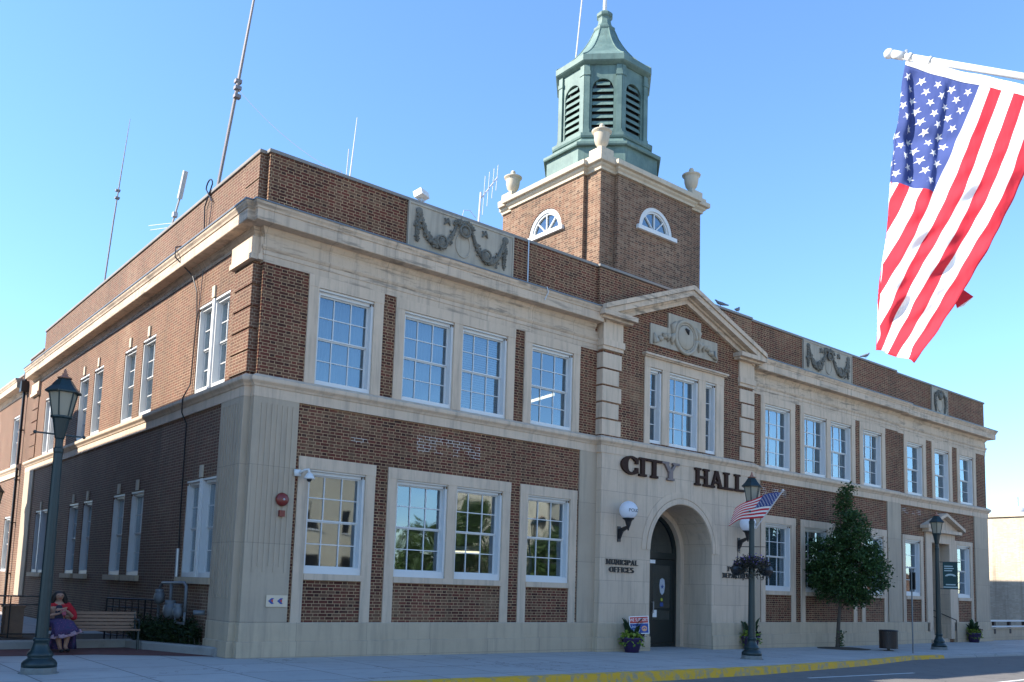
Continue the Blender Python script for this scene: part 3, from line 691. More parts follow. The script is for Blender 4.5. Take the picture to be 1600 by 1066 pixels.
# ------------------------------------------------------------ windows
def window(T, a, b, z0, z1, cols, rows, fill=None, top=.115, side=.06, bot=.10, deep=.001):
    """white casing, sash bars, pane, something behind the pane"""
    d = .10+deep; f0 = d if not deep else .0215
    mb = MB()
    mb.box(a, a+side, f0, d+.16, z0+bot, z1-top, T); mb.box(b-side, b, f0, d+.16, z0+bot, z1-top, T); mb.box(a, b, f0-.012, d+.16, z1-(top if not deep else .05), z1, T)
    if deep: mb.box(a+side, b-side, d-.005, d+.155, z1-top, z1-.0501, T)
    mb.box(a, b, f0+.004, d+.16, z0, z0+bot, T)
    mb.box(a+.001, a+side*.5, d-.03, d, z0+bot+.001, z1-top*.5, T); mb.box(b-side*.5, b-.001, d-.03, d, z0+bot+.001, z1-top*.5, T)
    c = mb.build('window', 'white', H)
    A, B, Z0, Z1 = a+side, b-side, z0+bot, z1-top; zm = (Z0+Z1)/2
    mb = MB(); e = .035
    for s, (p, q) in ((0, (Z0, zm)), (1, (zm, Z1))):
        dd = d+.09-.03*s
        mb.box(A, A+e, dd, dd+.03, p, q, T); mb.box(B-e, B, dd, dd+.03, p, q, T); mb.box(A+e, B-e, dd, dd+.03, q-e*.8, q, T); mb.box(A+e, B-e, dd, dd+.03, p, p+e*.8, T)
        w = .011
        for k in range(1, cols): u = A+(B-A)*k/cols; mb.box(u-w, u+w, dd+.005, dd+.027, p+e*.8, q-e*.8, T)
        for k in range(1, rows//2): z = p+(q-p)*k/(rows//2); mb.box(A+e, B-e, dd+.007, dd+.025, z-w, z+w, T)
    mb.build('sash', 'white', c)
    mb = MB()
    for dd, p, q in ((d+.118, Z0, zm), (d+.088, zm, Z1)):
        tx, tz = rnd.gauss(0, .005), rnd.gauss(0, .005); mb.box(A, B, dd, dd+.006, p, q, lambda u, v, z: T(u, v+tx*(u-(A+B)/2)+tz*(z-(p+q)/2), z))
    mb.build('pane', 'glass', c)
    if fill == 'blind':
        mb = MB(); n = int((Z1-Z0)/.06)
        for k in range(n):
            z = Z0+.06*k; mb.face([T(A, d+.22, z), T(B, d+.22, z), T(B, d+.245, z+.052), T(A, d+.245, z+.052)])
        mb.build('blind', 'blind', c)
    elif fill in ('curtain', 'half'):
        mb = MB(); rng = [(0., 1.)] if fill == 'curtain' else [(0, .22), (.80, 1.)]
        for f0, f1 in rng:
            n = int(10*(f1-f0)*4)+3; P = [(A+(B-A)*(f0+(f1-f0)*k/n), d+.26+.03*math.sin(k*1.9)) for k in range(n+1)]
            for (u, v), (x, y) in zip(P, P[1:]): mb.face([T(u, v, Z0), T(x, y, Z0), T(x, y, Z1), T(u, v, Z1)])
        mb.build('curtain', 'curtain', c, True)
    return c
for i, (a, b) in enumerate(OP_L): window(Tf(0.), a, b, ZU[0], ZU[1], 3, 4, ['curtain', 'curtain', 'blind', 'half'][i])
for i, (a, b) in enumerate(OP_R): window(Tf(0.), a, b, ZU[0], ZU[1], 3, 4, ['curtain', None, 'curtain', None][i])
for i, (a, b) in enumerate(OP_L): window(Tf(0.), a, b, ZL[0], ZL[1], 3, 4, None, bot=.15)
for i, (a, b) in enumerate(OP_R): window(Tf(0.), a, b, ZL[0], ZL[1], 3, 4, ['blind', None, None, 'blind'][i], bot=.15)  # pale blinds added here to lighten the dark reflections in these panes
for a, b, c in ((11.95, 12.5, 1), (12.81, 14.2, 3), (14.52, 15.06, 1)): window(Tf(-.2), a, b, 5.92, 8.18, c, 4, 'half' if c == 3 else None, side=.06)
for s in UE: window(Tf(.1), *ins(s), *ZU, 1, 4, None)
for s in LE: window(Tf(.1), *ins(s, .22), *ZL, 1, 4, None, bot=.15)
for i, (a, b) in enumerate(LEFTW):
    for z0, z1, f in ((5.88, 8.0, 'curtain'), (1.6, 3.82, 'blind')):
        if b-a > 1.5:
            m = (a+b)/2; window(Tl(-.15), a, m-.06, z0, z1, 2, 4, f, side=.055, deep=-.025); window(Tl(-.15), m+.06, b, z0, z1, 2, 4, f, side=.055, deep=-.025)
            mb = MB(); mb.box(-.15-.02, .12, m-.058, m+.058, z0+.001, z1-.001); mb.build('mullion', 'white', H)
        else: window(Tl(-.15), a, b, z0, z1, 2, 4, f, side=.055, deep=-.025)
    m = (a+b)/2
    for z in (3.84, 8.02): MB().box(-.19, -.14, m-.085, m+.085, z, z+.28).build('keystone', 'stone_urn', H)
    mb = MB(); mb.box(-.25, .0, a-.1, b+.1, 1.455, 1.597); mb.build('window_sill', 'stone_base', H)
# small side entrance in the end bay
mb = MB(); Y = .1
mb.box(29.300, 29.790, Y-.06, Y+.02, .0, 4.0); mb.box(31.370, 31.870, Y-.06, Y+.02, .0, 4.0); mb.box(29.290, 31.880, Y-.07, Y+.02, 4.0, 4.42)
mb.box(29.090, 32.120, Y-.28, Y, 4.42, 4.55)
mb.prism([(28.970, 4.55), (32.240, 4.55), (30.600, 5.13)], Y-.12, Y)
chevron(mb, 28.920, 4.68, 30.600, 5.27, .13, Y-.36, Y)
mb.build('side_door_surround', 'stone_plain', H)
mb = MB()
for x in (29.794, 31.366): mb.face([(x, Y+.003, -.2), (x, Y+1.1, -.2), (x, Y+1.1, 3.976), (x, Y+.003, 3.976)])
mb.face([(29.794, Y+.003, 3.976), (31.366, Y+.003, 3.976), (31.366, Y+1.1, 3.976), (29.794, Y+1.1, 3.976)])
for k in range(3): mb.box(29.800, 31.360, Y+.05+.3*k, Y+1.1, -.14+.16*k, .02+.16*k)
mb.build('side_door_porch', 'stone', H)
mb = MB(); mb.box(29.790, 31.370, Y+1.02, Y+1.09, .3, 3.98)
for a, b, c, e in ((29.970, 31.170, .5, 1.4), (29.970, 31.170, 1.6, 2.5), (29.870, 31.270, 2.75, 3.8)): mb.box(a, b, Y+1.0, Y+1.02, c, e)
mb.build('side_door', 'door', H)
mb = MB(); mb.tube([(29.920, Y-.1, -.1), (29.920, Y-.1, .9), (29.920, Y+.9, 1.3)], .022, 6); mb.build('handrail', 'iron', H); mb = MB(); mb.tube([(31.220, Y-.35, -.1), (31.220, Y-.35, .8), (31.220, Y+.9, 1.3)], .022, 6); mb.build('handrail', 'iron', H)

# carved panels on the parapet
def garland(x0, x1, z0, z1, y, single=False):
    mb = MB(); mb.box(x0, x1, y-.05, y+.02, z0, z1); mb.box(x0, x1, y-.07, y-.04, z1-.05, z1); mb.box(x0, x0+.04, y-.07, y-.04, z0, z1-.05); mb.box(x1-.04, x1, y-.07, y-.04, z0, z1-.05)
    pn = mb.build('carved_panel', 'stone_carved', H)
    W, Hh = x1-x0, z1-z0; P = lambda u, f: (x0+u*W, y-.075, z1-f*Hh)
    def swag(mb, ctrl, r0, r1):
        pts = []; n = 38
        for i in range(n+1):
            t = i/n; b = [(1-t)**3, 3*t*(1-t)**2, 3*t*t*(1-t), t**3]
            pts.append((sum(b[k]*ctrl[k][0] for k in range(4)), sum(b[k]*ctrl[k][1] for k in range(4)), t))
        mb.tube([P(u, f) for u, f, t in pts], [(r0+(r1-r0)*math.sin(math.pi*t))*.62 for u, f, t in pts], 7)
        for u, f, t in pts:
            rr = r0+(r1-r0)*math.sin(math.pi*t)
            for q in range(3):
                p = P(u, f); mb.ball((p[0]+rnd.gauss(0, rr*.42), p[1]-rr*.25+rnd.uniform(-.02, .02), p[2]+rnd.gauss(0, rr*.42)), rr*rnd.uniform(.28, .48), 6, 4, (1, .9, 1))
    mb = MB()
    if not single:
        swag(mb, [(.10, .17), (.17, 1.0), (.33, 1.0), (.43, .20)], .055, .12); swag(mb, [(.57, .20), (.67, 1.0), (.83, 1.0), (.90, .17)], .055, .12)
        swag(mb, [(.41, .17), (.45, .08), (.54, .08), (.59, .17)], .07, .08)
        for u in (.09, .91): swag(mb, [(u, .17), (u-.01, .4), (u-.02, .6), (u-.01, .84)], .045, .085); mb.ball(P(u, .17), .10, 10, 6, (1, .5, 1))
        for u, f in ((.29, .70), (.71, .70), (.5, .30)): mb.ball(P(u, f), .12, 10, 6, (1, .8, 1)); ring(mb, *(lambda p: (p[0], p[2]))(P(u, f)), .15, .15, .03, y-.14, 14)
        for u, s in ((.32, -1), (.68, 1)): mb.tube([P(u, .12), P(u+.02, .2), P(u-.005, .27)], [.02, .05, .015], 6); mb.tube([P(u+.03, .1), P(u+.035, .18), P(u+.05, .26)], [.02, .04, .015], 6)
    else:
        for s in (-1, 1): swag(mb, [(.5+s*.08, .2), (.5+s*.36, .12), (.5+s*.36, .5), (.5+s*.27, .88)], .06, .09)
        mb.ball(P(.5, .28), .17, 10, 6, (1, .6, 1)); swag(mb, [(.3, .16), (.4, .08), (.6, .08), (.7, .16)], .05, .06)
    mb.build('garland', 'stone_relief', pn)
    mb = MB(); c = P(.5, .60); ring(mb, c[0], c[2], W*.068 if not single else W*.17, Hh*.27, .022, y-.055); mb.build('medallion', 'stone_carved', pn)
garland(3.50, 6.77, 9.60, 10.74, 0.); garland(20.23, 23.50, 9.60, 10.74, 0.); garland(30.1, 31.57, 9.55, 10.7, .1, True)

# ------------------------------------------------------------ tower and cupola
TX0, TX1, TY0, TY1 = 11.1, 15.9, 1.14, 5.94; TC = (13.5, 3.54)
mb = MB(); mb.box(TX0, TX1, TY0, TY1, 9.8, 14.5)
TS = [(0, Tf(TY0-.14), TC[0]), (1, Tl(TX0-.14), TC[1]), (2, lambda u, d, z: (TX1+.14-d, u, z), TC[1]), (3, lambda u, d, z: (u, TY1+.14-d, z), TC[0])]
for i, T, c in TS:
    arch_wall(mb, T, c-1.78, c+1.78, 9.8, 14.5, c, .80, 13.06, 13.10, .139)
    for s in (-1, 1): mb.face([T(c+s*1.78, 0, 9.8), T(c+s*1.78, .14, 9.8), T(c+s*1.78, .14, 14.5), T(c+s*1.78, 0, 14.5)])
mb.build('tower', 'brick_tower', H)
for i, T, c in TS:
    mb = MB(); arc_band(mb, T, c, 13.12, .66, .795, .02, .13, n=24); arc_band(mb, T, c, 13.12, .60, .655, .06, .13, n=24)
    mb.box(c-.93, c+.93, -.10, .12, 12.97, 13.10, T)
    for k in (1, 2, 3):
        a = math.pi*k/4; p0 = Vector((c, 13.12)); dr_ = Vector((-math.cos(a), math.sin(a))); n_ = Vector((dr_.y, -dr_.x))*.018
        mb.prism([tuple(p0+n_), tuple(p0+dr_*.62+n_), tuple(p0+dr_*.62-n_), tuple(p0-n_)], .07, .12, T)
    mb.ball(T(c, .08, 13.13), .06, 8, 5)
    w = mb.build('lunette_window', 'white', H)
    mb = MB(); mb.prism([(c-.62*math.cos(math.pi*k/20), 13.1+.62*math.sin(math.pi*k/20)) for k in range(21)], .118, .126, T)
    mb.build('pane', 'glass', w)
    mb = MB(); arc_band(mb, T, c, 13.10, .802, .93, -.006, .01, n=30); mb.build('brick_arch', 'brick_side', w)
def sq(a, b, c, d): return [(a, d), (a, c), (b, c), (b, d)]
# coping with breaks over the raised middle of each side
path = []
def side(p, q, n, o):
    p, q, n = Vector(p), Vector(q), Vector(n); t = (q-p).normalized(); L = (q-p).length; m = (L-3.56)/2
    return [tuple(p), tuple(p+t*m), tuple(p+t*m+n*.14), tuple(q-t*m+n*.14), tuple(q-t*m)]
path += side((TX0, TY1), (TX0, TY0), (-1, 0), 0)+side((TX0, TY0), (TX1, TY0), (0, -1), 0)+side((TX1, TY0), (TX1, TY1), (1, 0), 0)+side((TX1, TY1), (TX0, TY1), (0, 1), 0)+[(TX0, TY1)]
mb = MB(); mb.sweep(path, [(-.1, 14.48), (.06, 14.48), (.07, 14.55), (.13, 14.60), (.14, 14.66), (.23, 14.68), (.24, 14.70), (.24, 14.83), (-.1, 14.90)])
mb.build('tower_coping', 'stone_urn', H)
mb = MB(); mb.box(TX0, TX1, TY0, TY1, 14.51, 14.86); mb.build('tower_roof', 'flash', H)
for x, y in ((TX0+.22, TY0+.22), (TX0+.22, TY1-.22), (TX1-.22, TY0+.22), (TX1-.22, TY1-.22)):
    MB().box(x-.36, x+.36, y-.36, y+.36, 14.86, 14.98).box(x-.27, x+.27, y-.27, y+.27, 14.98, 15.22).build('urn_pedestal', 'stone_urn', H)
    mb = MB(); mb.lathe([(.10, .36), (.14, .38), (.10, .46), (.14, .52), (.20, .60), (.235, .74), (.25, .92), (.25, .94), (.31, .97), (.32, 1.01), (.24, 1.04), (.12, 1.08), (.08, 1.12), (.075, 1.16), (.09, 1.19), (.06, 1.25), (.005, 1.27)], seg=20)
    for i, (a, b, c) in enumerate(mb.v): mb.v[i] = (a+x, b+y, c+14.86)
    mb.build('urn', 'stone_urn', H, True)
K = 1.0824; rot8 = R(22.5)
oc = lambda mb, prof: mb.lathe([(a*K, z) for a, z in prof], (TC[0], TC[1], 0), 8, rot8)
mb = MB(); oc(mb, [(1.86, 14.7), (1.86, 16.02), (1.96, 16.02), (1.98, 16.06), (1.98, 16.14), (1.90, 16.16), (1.76, 16.24), (1.68, 16.34), (1.64, 16.42), (1.68, 16.44), (1.70, 16.50), (1.70, 16.60), (1.45, 16.66), (1.2, 16.66)])
cup = mb.build('cupola_base', 'copper', H)
mb = MB(); oc(mb, [(1.34, 16.6), (1.34, 19.15)])
for k in range(8):
    a = k*math.pi/4; n = Vector((math.cos(a), math.sin(a), 0)); t = Vector((-n.y, n.x, 0)); C0 = Vector((TC[0], TC[1], 0))
    T = lambda u, d, z, n=n, t=t: tuple(C0+n*(1.46-d)+t*u+Vector((0, 0, z)))
    hw = 1.46*math.tan(R(22.5))
    arch_wall(mb, T, -hw, hw, 16.6, 19.15, 0, .36, 16.74, 18.26, .10)
    for s in (-1, 1):
        u0, u1 = sorted((s*(hw+.02), s*(hw-.16))); mb.box(u0, u1, -.07, .0, 16.66, 19.08, T); u0, u1 = sorted((s*(hw+.04), s*(hw-.18))); mb.box(u0, u1, -.09, .0, 18.72, 18.86, T); mb.box(u0, u1, -.09, 0., 16.66, 16.80, T)
mb.build('cupola_body', 'copper', H)
for k in range(8):
    a = k*math.pi/4; n = Vector((math.cos(a), math.sin(a), 0)); t = Vector((-n.y, n.x, 0)); C0 = Vector((TC[0], TC[1], 0))
    T = lambda u, d, z, n=n, t=t: tuple(C0+n*(1.46-d)+t*u+Vector((0, 0, z)))
    mb = MB(); nsl = 8; h = (18.62-16.76)/nsl
    for j in range(nsl):
        z = 16.76+h*j; zt_ = z+h*.62; w = .355
        if zt_ > 18.26: w = math.sqrt(max(.0, .36**2-(min(zt_, 18.6)-18.26)**2))-.005
        mb.prism([(.002, z), (.062, z+h*.66), (.085, z+h*.66), (.025, z)], -w, w, (lambda dd, u, zz, T=T: T(u, dd, zz)))
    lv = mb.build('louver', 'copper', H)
    mb = MB(); mb.box(-.37, .37, .117, .119, 16.7, 18.63, T); mb.build('void_shade', 'iron', lv)  # black sheet painted for the shade inside the louvers
mb = MB(); oc(mb, [(1.30, 19.06), (1.50, 19.10), (1.60, 19.16), (1.64, 19.20), (1.64, 19.40), (1.60, 19.43), (1.38, 19.61), (1.16, 19.82), (.97, 20.03), (.80, 20.26), (.64, 20.52), (.50, 20.79), (.40, 21.06), (.35, 21.16), (.36, 21.18), (.37, 21.22), (.37, 21.28), (.30, 21.33), (.24, 21.44), (.21, 21.62), (.22, 21.70), (.27, 21.76), (.28, 21.84), (.24, 21.90), (.16, 21.96), (.10, 22.02), (.05, 22.04)])
for k in range(8):                                             # standing seams on the hips
    a = rot8+k*math.pi/4
    mb.tube([(TC[0]+r*K*math.cos(a), TC[1]+r*K*math.sin(a), z) for r, z in [(1.62, 19.43), (1.38, 19.61), (1.16, 19.82), (.97, 20.03), (.80, 20.26), (.64, 20.52), (.50, 20.79), (.40, 21.06), (.36, 21.16)]], .022, 6)
mb.build('cupola_roof', 'copper', H)
mb = MB(); mb.tube([(TC[0], TC[1], 22.), (TC[0]+.05, TC[1], 25.5)], [.07, .05], 8); mb.build('flagpole', 'white', H)

# ------------------------------------------------------------ rear annex
A = thing('brick_annex', 'lower sunlit brick rear wing beyond the dark drainpipe at the far left', 'building')
aw = [(23.2, 24.3), (27.6, 28.7), (30.5, 31.6), (35, 36.1)]
mb = MB(); mb.wall(Tl(-.15), 22.02, 44, -.35, 9.62, [h for a, b in aw for h in ((a, b, 5.88, 8.0), (a, b, 1.6, 3.82))], .25); mb.face([(-.15, 22.02, -.3), (9, 22.02, -.3), (9, 22.02, 9.62), (-.15, 22.02, 9.62)])
mb.build('wall', 'brick_side', A)
mb = MB(); mb.face([(-.15, 22.02, 9.5), (9, 22.02, 9.5), (9, 44, 9.5), (-.15, 44, 9.5)]); mb.build('roof', 'roofing', A)
mb = MB(); mb.sweep([(-.15, 44), (-.15, 22.4)], [(o, z-.1) for o, z in cprof]); mb.build('cornice', 'stone_cornice', A)
mb = MB(); mb.sweep([(-.15, 44), (-.15, 22.03)], [(o, z-1.15) for o, z in cp]); mb.build('coping', 'coping', A)
mb = MB(); mb.sweep([(-.15, 44), (-.15, 22.03)], bprof); mb.build('belt_course', 'stone_plain', A)
H_keep = H; H = A
for a, b in aw:
    for z0, z1 in ((5.88, 8.0), (1.6, 3.82)): window(Tl(-.15), a, b, z0, z1, 2, 4, 'blind', side=.055, deep=-.025)
H = H_keep
mb = MB(); mb.tube([(-.27, 22.1, 9.7), (-.27, 22.1, 8.9), (-.27, 22.1, 0)], .055, 8); mb.box(-.42, -.16, 21.95, 22.3, 8.75, 9.2)
for z in (1.5, 3.5, 5.2, 7.2): mb.box(-.34, -.16, 22.02, 22.18, z, z+.04)
tag(mb.build('drainpipe', 'iron'), 'tall dark drainpipe with a box head where the annex joins the side wall', 'drainpipe')

# ------------------------------------------------------------ lettering
LT = {  # slab serif strokes in a 1 high box: width, stems (x), bars (x0,x1,z), diagonals, serifs (x,z), arcs
 'I': (.36, [.18], [], [], [(.18, 0), (.18, 1)], []),
 'T': (.78, [.39], [(.02, .76, .93)], [], [(.39, 0)], []),
 'H': (.92, [.20, .72], [(.20, .72, .5)], [], [(.20, 0), (.20, 1), (.72, 0), (.72, 1)], []),
 'L': (.72, [.20], [(.1, .70, .06)], [], [(.20, 1), (.2, 0)], []),
 'A': (.92, [], [(.25, .68, .32)], [(.18, 0, .46, 1, .11), (.74, 0, .46, 1, .19)], [(.16, 0), (.76, 0)], []),
 'Y': (.88, [], [], [(.16, 1, .44, .42, .19), (.72, 1, .44, .42, .12), (.44, .5, .44, 0, .2)], [(.16, 1), (.72, 1), (.44, 0)], []),
 'C': (.80, [], [], [], [], [(.42, .5, .33, .44, 40, 320)]),
 'O': (.86, [], [], [], [], [(.43, .5, .35, .44, 0, 360)]),
 'M': (1.06, [.2, .86], [], [(.2, 1, .53, .1, .18), (.86, 1, .53, .1, .14)], [(.18, 0), (.18, 1), (.88, 0), (.88, 1)], []),
 'U': (.88, [], [], [(.20, 1, .20, .3, .19), (.70, 1, .70, .3, .14)], [(.20, 1), (.70, 1)], [(.45, .33, .25, .27, 180, 360)]),
 'N': (.94, [.2, .74], [], [(.2, 1, .74, .05, .18)], [(.2, 0), (.2, 1), (.74, 1)], []),
 'P': (.76, [.2], [(.2, .45, .93), (.2, .45, .47)], [], [(.2, 0), (.2, 1)], [(.44, .70, .22, .23, -90, 90)]),
 'R': (.84, [.2], [(.2, .45, .93), (.2, .45, .47)], [(.42, .47, .72, 0, .18)], [(.2, 0), (.74, 0), (.2, 1)], [(.44, .70, .22, .23, -90, 90)]),
 'D': (.86, [.2], [(.2, .42, .93), (.2, .42, .07)], [], [(.15, 0), (.15, 1)], [(.42, .5, .30, .43, -90, 90)]),
 'E': (.74, [.2], [(.1, .68, .94), (.2, .55, .5), (.1, .68, .06)], [], [(.18, 0), (.18, 1)], []),
 'F': (.72, [.2], [(.1, .68, .94), (.2, .55, .5)], [], [(.2, 0), (.2, 1)], []),
 'S': (.70, [], [], [], [], [(.35, .73, .22, .22, 30, 270), (.35, .28, .22, .23, -150, 90)]),
}
def letter(ch, x, z, h, y0, dep, wide=1.0):
    w, st, bars, dg, sf, arcs = LT[ch]; mb = MB(); e = [0]; tk = .175
    def pr(poly):
        e[0] += 1; mb.prism([(x+px*h*wide, z+pz*h) for px, pz in poly], y0-dep-.0012*e[0], y0)
    for s in st: pr([(s-tk/2, 0), (s+tk/2, 0), (s+tk/2, 1), (s-tk/2, 1)])
    for a, b, c in bars: pr([(a, c-.065), (b, c-.065), (b, c+.065), (a, c+.065)])
    for a, b, c, d, t in dg: pr([(a-t/2, b), (a+t/2, b), (c+t/2, d), (c-t/2, d)])
    for a, c in sf:
        q = .06 if c == 0 else .94; pr([(a-.18, q-.06), (a+.18, q-.06), (a+.18, q+.06), (a-.18, q+.06)])
    for cx, cz, rx, rz, a0, a1 in arcs:
        n = 18
        for i in range(n):
            p = [R(a0+(a1-a0)*k/n) for k in (i, i+1)]; tr = [.10*abs(math.cos(q))+.055 for q in p]
            e[0] = 1
            pr([(cx+(rx+tr[0])*math.cos(p[0]), cz+(rz+.06)*math.sin(p[0])), (cx+(rx-tr[0])*math.cos(p[0]), cz+(rz-.07)*math.sin(p[0])), (cx+(rx-tr[1])*math.cos(p[1]), cz+(rz-.07)*math.sin(p[1])), (cx+(rx+tr[1])*math.cos(p[1]), cz+(rz+.06)*math.sin(p[1]))])
    if ch == 'C':
        for s in (.74, .26): pr([(.62, s-.14), (.74, s-.14), (.74, s+.14), (.62, s+.14)])
    return mb
def sign(name, label, rows, y, mat, dep, group=None, faded=()):
    t = thing(name, label, 'sign', (0, 0, 0), 0, group)
    for txt, x0, x1, z, h in rows:
        tot = sum((LT[c][0] if c != ' ' else .5) for c in txt)*h; wide = (x1-x0)/tot; x = x0
        for i, c in enumerate(txt):
            if c != ' ': letter(c, x, z, h, y, dep, wide).build('letter', 'letter_faded' if (txt, i) in faded else mat, t)
            x += (LT[c][0] if c != ' ' else .5)*h*wide
    return t
sign('building_sign', 'large brown raised letters reading CITY HALL over the arched entrance', [('CITY', 10.78, 13.22, 4.88, .54), ('HALL', 13.95, 16.47, 4.86, .54)], -.24, 'letter', .07, faded=[('CITY', 3)])
sign('wall_sign', 'small black raised letters reading MUNICIPAL OFFICES left of the arch', [('MUNICIPAL', 10.22, 11.52, 2.31, .15), ('OFFICES', 10.36, 11.35, 2.10, .15)], -.24, 'black_letter', .025)
sign('wall_sign', 'small black raised letters reading POLICE DEPARTMENT right of the arch', [('POLICE', 15.62, 16.68, 2.31, .15), ('DEPARTMENT', 15.38, 16.92, 2.10, .15)], -.24, 'black_letter', .025)

def wall_lamp(x, label):
    t = thing('wall_lamp', label, 'wall lamp', (x, -.24, 3.2), 0, 'police globe lamps beside the arch')
    mb = MB(); mb.ball((0, -.36, .62), .255, 24, 16); g = mb.build('globe', 'globe', t, True)
    mb = MB(); mb.lathe([(.15, .36), (.17, .40), (.13, .37), (.09, .30), (.07, .22), (.03, .12), (.02, .06), (.005, .05)], (0, -.36, 0), 14)
    mb.prism([(0, .10), (-.36, .20), (-.36, .13), (-.14, .02), (-.08, -.12), (0, -.22)], -.035, .035, lambda a, b, c: (b, a, c))
    mb.box(-.06, .06, -.03, 0, -.25, .18); b = mb.build('bracket', 'iron', t)
    me = text_mesh('POLICE', .125, .002); r = .2585
    for v in me.vertices:
        a = v.co.x/r; v.co = Vector((math.sin(a)*(r+v.co.z), -.36-math.cos(a)*(r+v.co.z), .60+v.co.y))
    me.materials.clear(); me.materials.append(M['black_letter']); link('lettering', me, g)
    return t
wall_lamp(10.72, 'white opal globe lamp lettered POLICE above the MUNICIPAL OFFICES letters')
wall_lamp(16.2, 'white opal globe lamp lettered POLICE partly behind the small flag, right of the arch')

# small things fixed on the corner pier
t = thing('alarm_bell', 'round dark red alarm bell with a small red box below on the corner pier', 'alarm bell', (.70, -.06, 3.28))
mb = MB(); mb.lathe([(.14, 0), (.145, .03), (.13, .07), (.08, .10), (.03, .105), (.01, .11)], seg=20)
for i, (x, y, z) in enumerate(mb.v): mb.v[i] = (x, -z, y)
mb.build('gong', 'red', t, True); mb = MB(); mb.ball((0, -.11, 0), .025, 8, 5); mb.build('screw', 'galv', t); mb = MB(); mb.box(-.06, .06, -.07, 0, -.36, -.23); mb.build('strobe_box', 'red', t)
mb = MB(); mb.box(.49, .96, -.066, -.054, 1.04, 1.28); sg = tag(mb.build('arrow_sign', 'tan'), 'small tan sign with two blue left-pointing arrow emblems low on the corner pier', 'sign')
mb = MB()
for x in (.53, .73):
    mb = MB(); mb.prism([(x, 1.16), (x+.07, 1.22), (x+.13, 1.22), (x+.08, 1.16), (x+.13, 1.10), (x+.07, 1.10)], -.071, -.068); mb.build('arrow', 'navy', sg)
mb = MB()
for x in (.585, .785):
    mb = MB(); mb.prism([(x, 1.165), (x+.05, 1.20), (x+.05, 1.13)], -.075, -.0725); mb.build('arrow_tip', 'red_print', sg)
t = thing('security_camera', 'white dome security camera on a wall arm beside the first lower window', 'security camera', (1.0, -.05, 3.88))
mb = MB(); mb.box(-.06, .08, -.06, 0, -.07, .07); mb.tube([(.05, -.05, 0), (.12, -.16, .06), (.17, -.22, .07), (.19, -.24, -.02)], .03, 8); mb.lathe([(.04, .0), (.07, -.03), (.11, -.10), (.115, -.13), (.08, -.135)], (.19, -.24, 0), 14); mb.build('arm', 'white', t, True)
mb = MB(); mb.ball((.19, -.24, -.14), .055, 10, 6); mb.build('lens', 'iron', t)
mb = MB(); mb.tube([(-.20, 2.80, 10.5)]+[(-.21, 3.02+.20*math.cos(t*.45), 10.93+.17*math.sin(t*.45)) for t in range(0, 8)]+[(-.20, 3.26, 10.5), (-.19, 3.2, 9.88), (-.2, 3.75, 9.70), (-.62, 3.85, 9.54), (-.62, 3.85, 9.3), (-.24, 3.62, 8.85), (-.2, 3.36, 8.4), (-.19, 3.28, 7.8), (-.19, 3.38, 6.15), (-.33, 3.42, 5.8), (-.33, 3.42, 5.45), (-.2, 3.43, 5.2), (-.19, 3.42, 3.1), (-.19, 3.36, 2.25)], .017, 6)
mb.tube([(-.19, 2.8, 10.5), (-.18, 2.95, 9.9), (-.19, 3.0, 9.62)], .009, 5); mb.tube([(-.22, 3.0, 8.84), (-.18, 3.15, 8.2), (-.18, 3.3, 7.6)], .009, 5)
tag(mb.build('cable', 'iron'), 'black cable run looping over the parapet and down the brick side wall', 'cable')
mb = MB(); mb.tube([(-.2, 3.37, 2.25), (-.2, 3.35, 1.5)], .045, 8); tag(mb.build('conduit', 'galv'), 'short pale grey conduit at the foot of the black cable on the side wall', 'conduit')
mb = MB(); mb.tube([(7.28, -.055, 10.8), (7.28, -.055, 9.62)], .018, 6); mb.tube([(7.62, -.45, 9.5), (7.66, -.47, 9.35), (7.6, -.4, 9.15)], .014, 6)
tag(mb.build('conduit', 'galv'), 'thin grey conduit down the brick parapet right of the larger carved panel', 'conduit')

# ------------------------------------------------------------ things on the roof
def pole(name, label, cat, pts, r, mat='pole_grey', extra=None):
    mb = MB(); mb.tube(pts, r, 6)
    if extra: extra(mb)
    return tag(mb.build(name, mat), label, cat)
def clamp(p, r=.06): return lambda mb: [mb.box(p[0]-r, p[0]+r, p[1]-r, p[1]+r, z-.05, z+.05) for z in (p[2], p[2]-.35)]
a, b = Vector((1.5, 7.6, 10.2)), Vector((1.5, 5.366, 17.77))
pole('radio_mast', 'tallest grey radio mast rising out of the top of the photo over the left parapet', 'antenna', [(1.5, 8.2, 10.1), (1.5, 6.2, 15.55), (1.52, 5.2, 18.6)], [.055, .05, .03], extra=lambda mb: [mb.box(1.42, 1.60, 6.12, 6.28, z, z+.1) for z in (15.2, 15.45, 15.65)])
pole('whip_antenna', 'thin leaning whip antenna at the far left end of the roof', 'antenna', [(1.5, 19.3, 10.1), (1.5, 18.1, 15.1), (1.5, 17.6, 16.8), (1.5, 16.95, 18.9)], [.032, .03, .022, .009], extra=lambda mb: [mb.box(1.42, 1.58, 17.75, 17.9, z, z+.07) for z in (16.0, 16.3)])
def pan(mb):
    mb.tube([(1.5, 10.48, 13.6), (1.5, 10.1, 14.4)], .085, 8); mb.tube([(1.5, 11.0, 12.95), (1.5, 13.5, 13.62)], .012, 5); mb.tube([(1.5, 11.1, 12.84), (1.5, 13.3, 13.40)], .012, 5); mb.box(1.43, 1.57, 10.75, 10.9, 13.1, 13.25)
pole('stub_antenna', 'short antenna with a thick white head and a side arm on the left roof', 'antenna', [(1.5, 11.6, 10.1), (1.5, 11.1, 12.8), (1.5, 10.45, 13.65)], .035, 'fibre_white', pan)
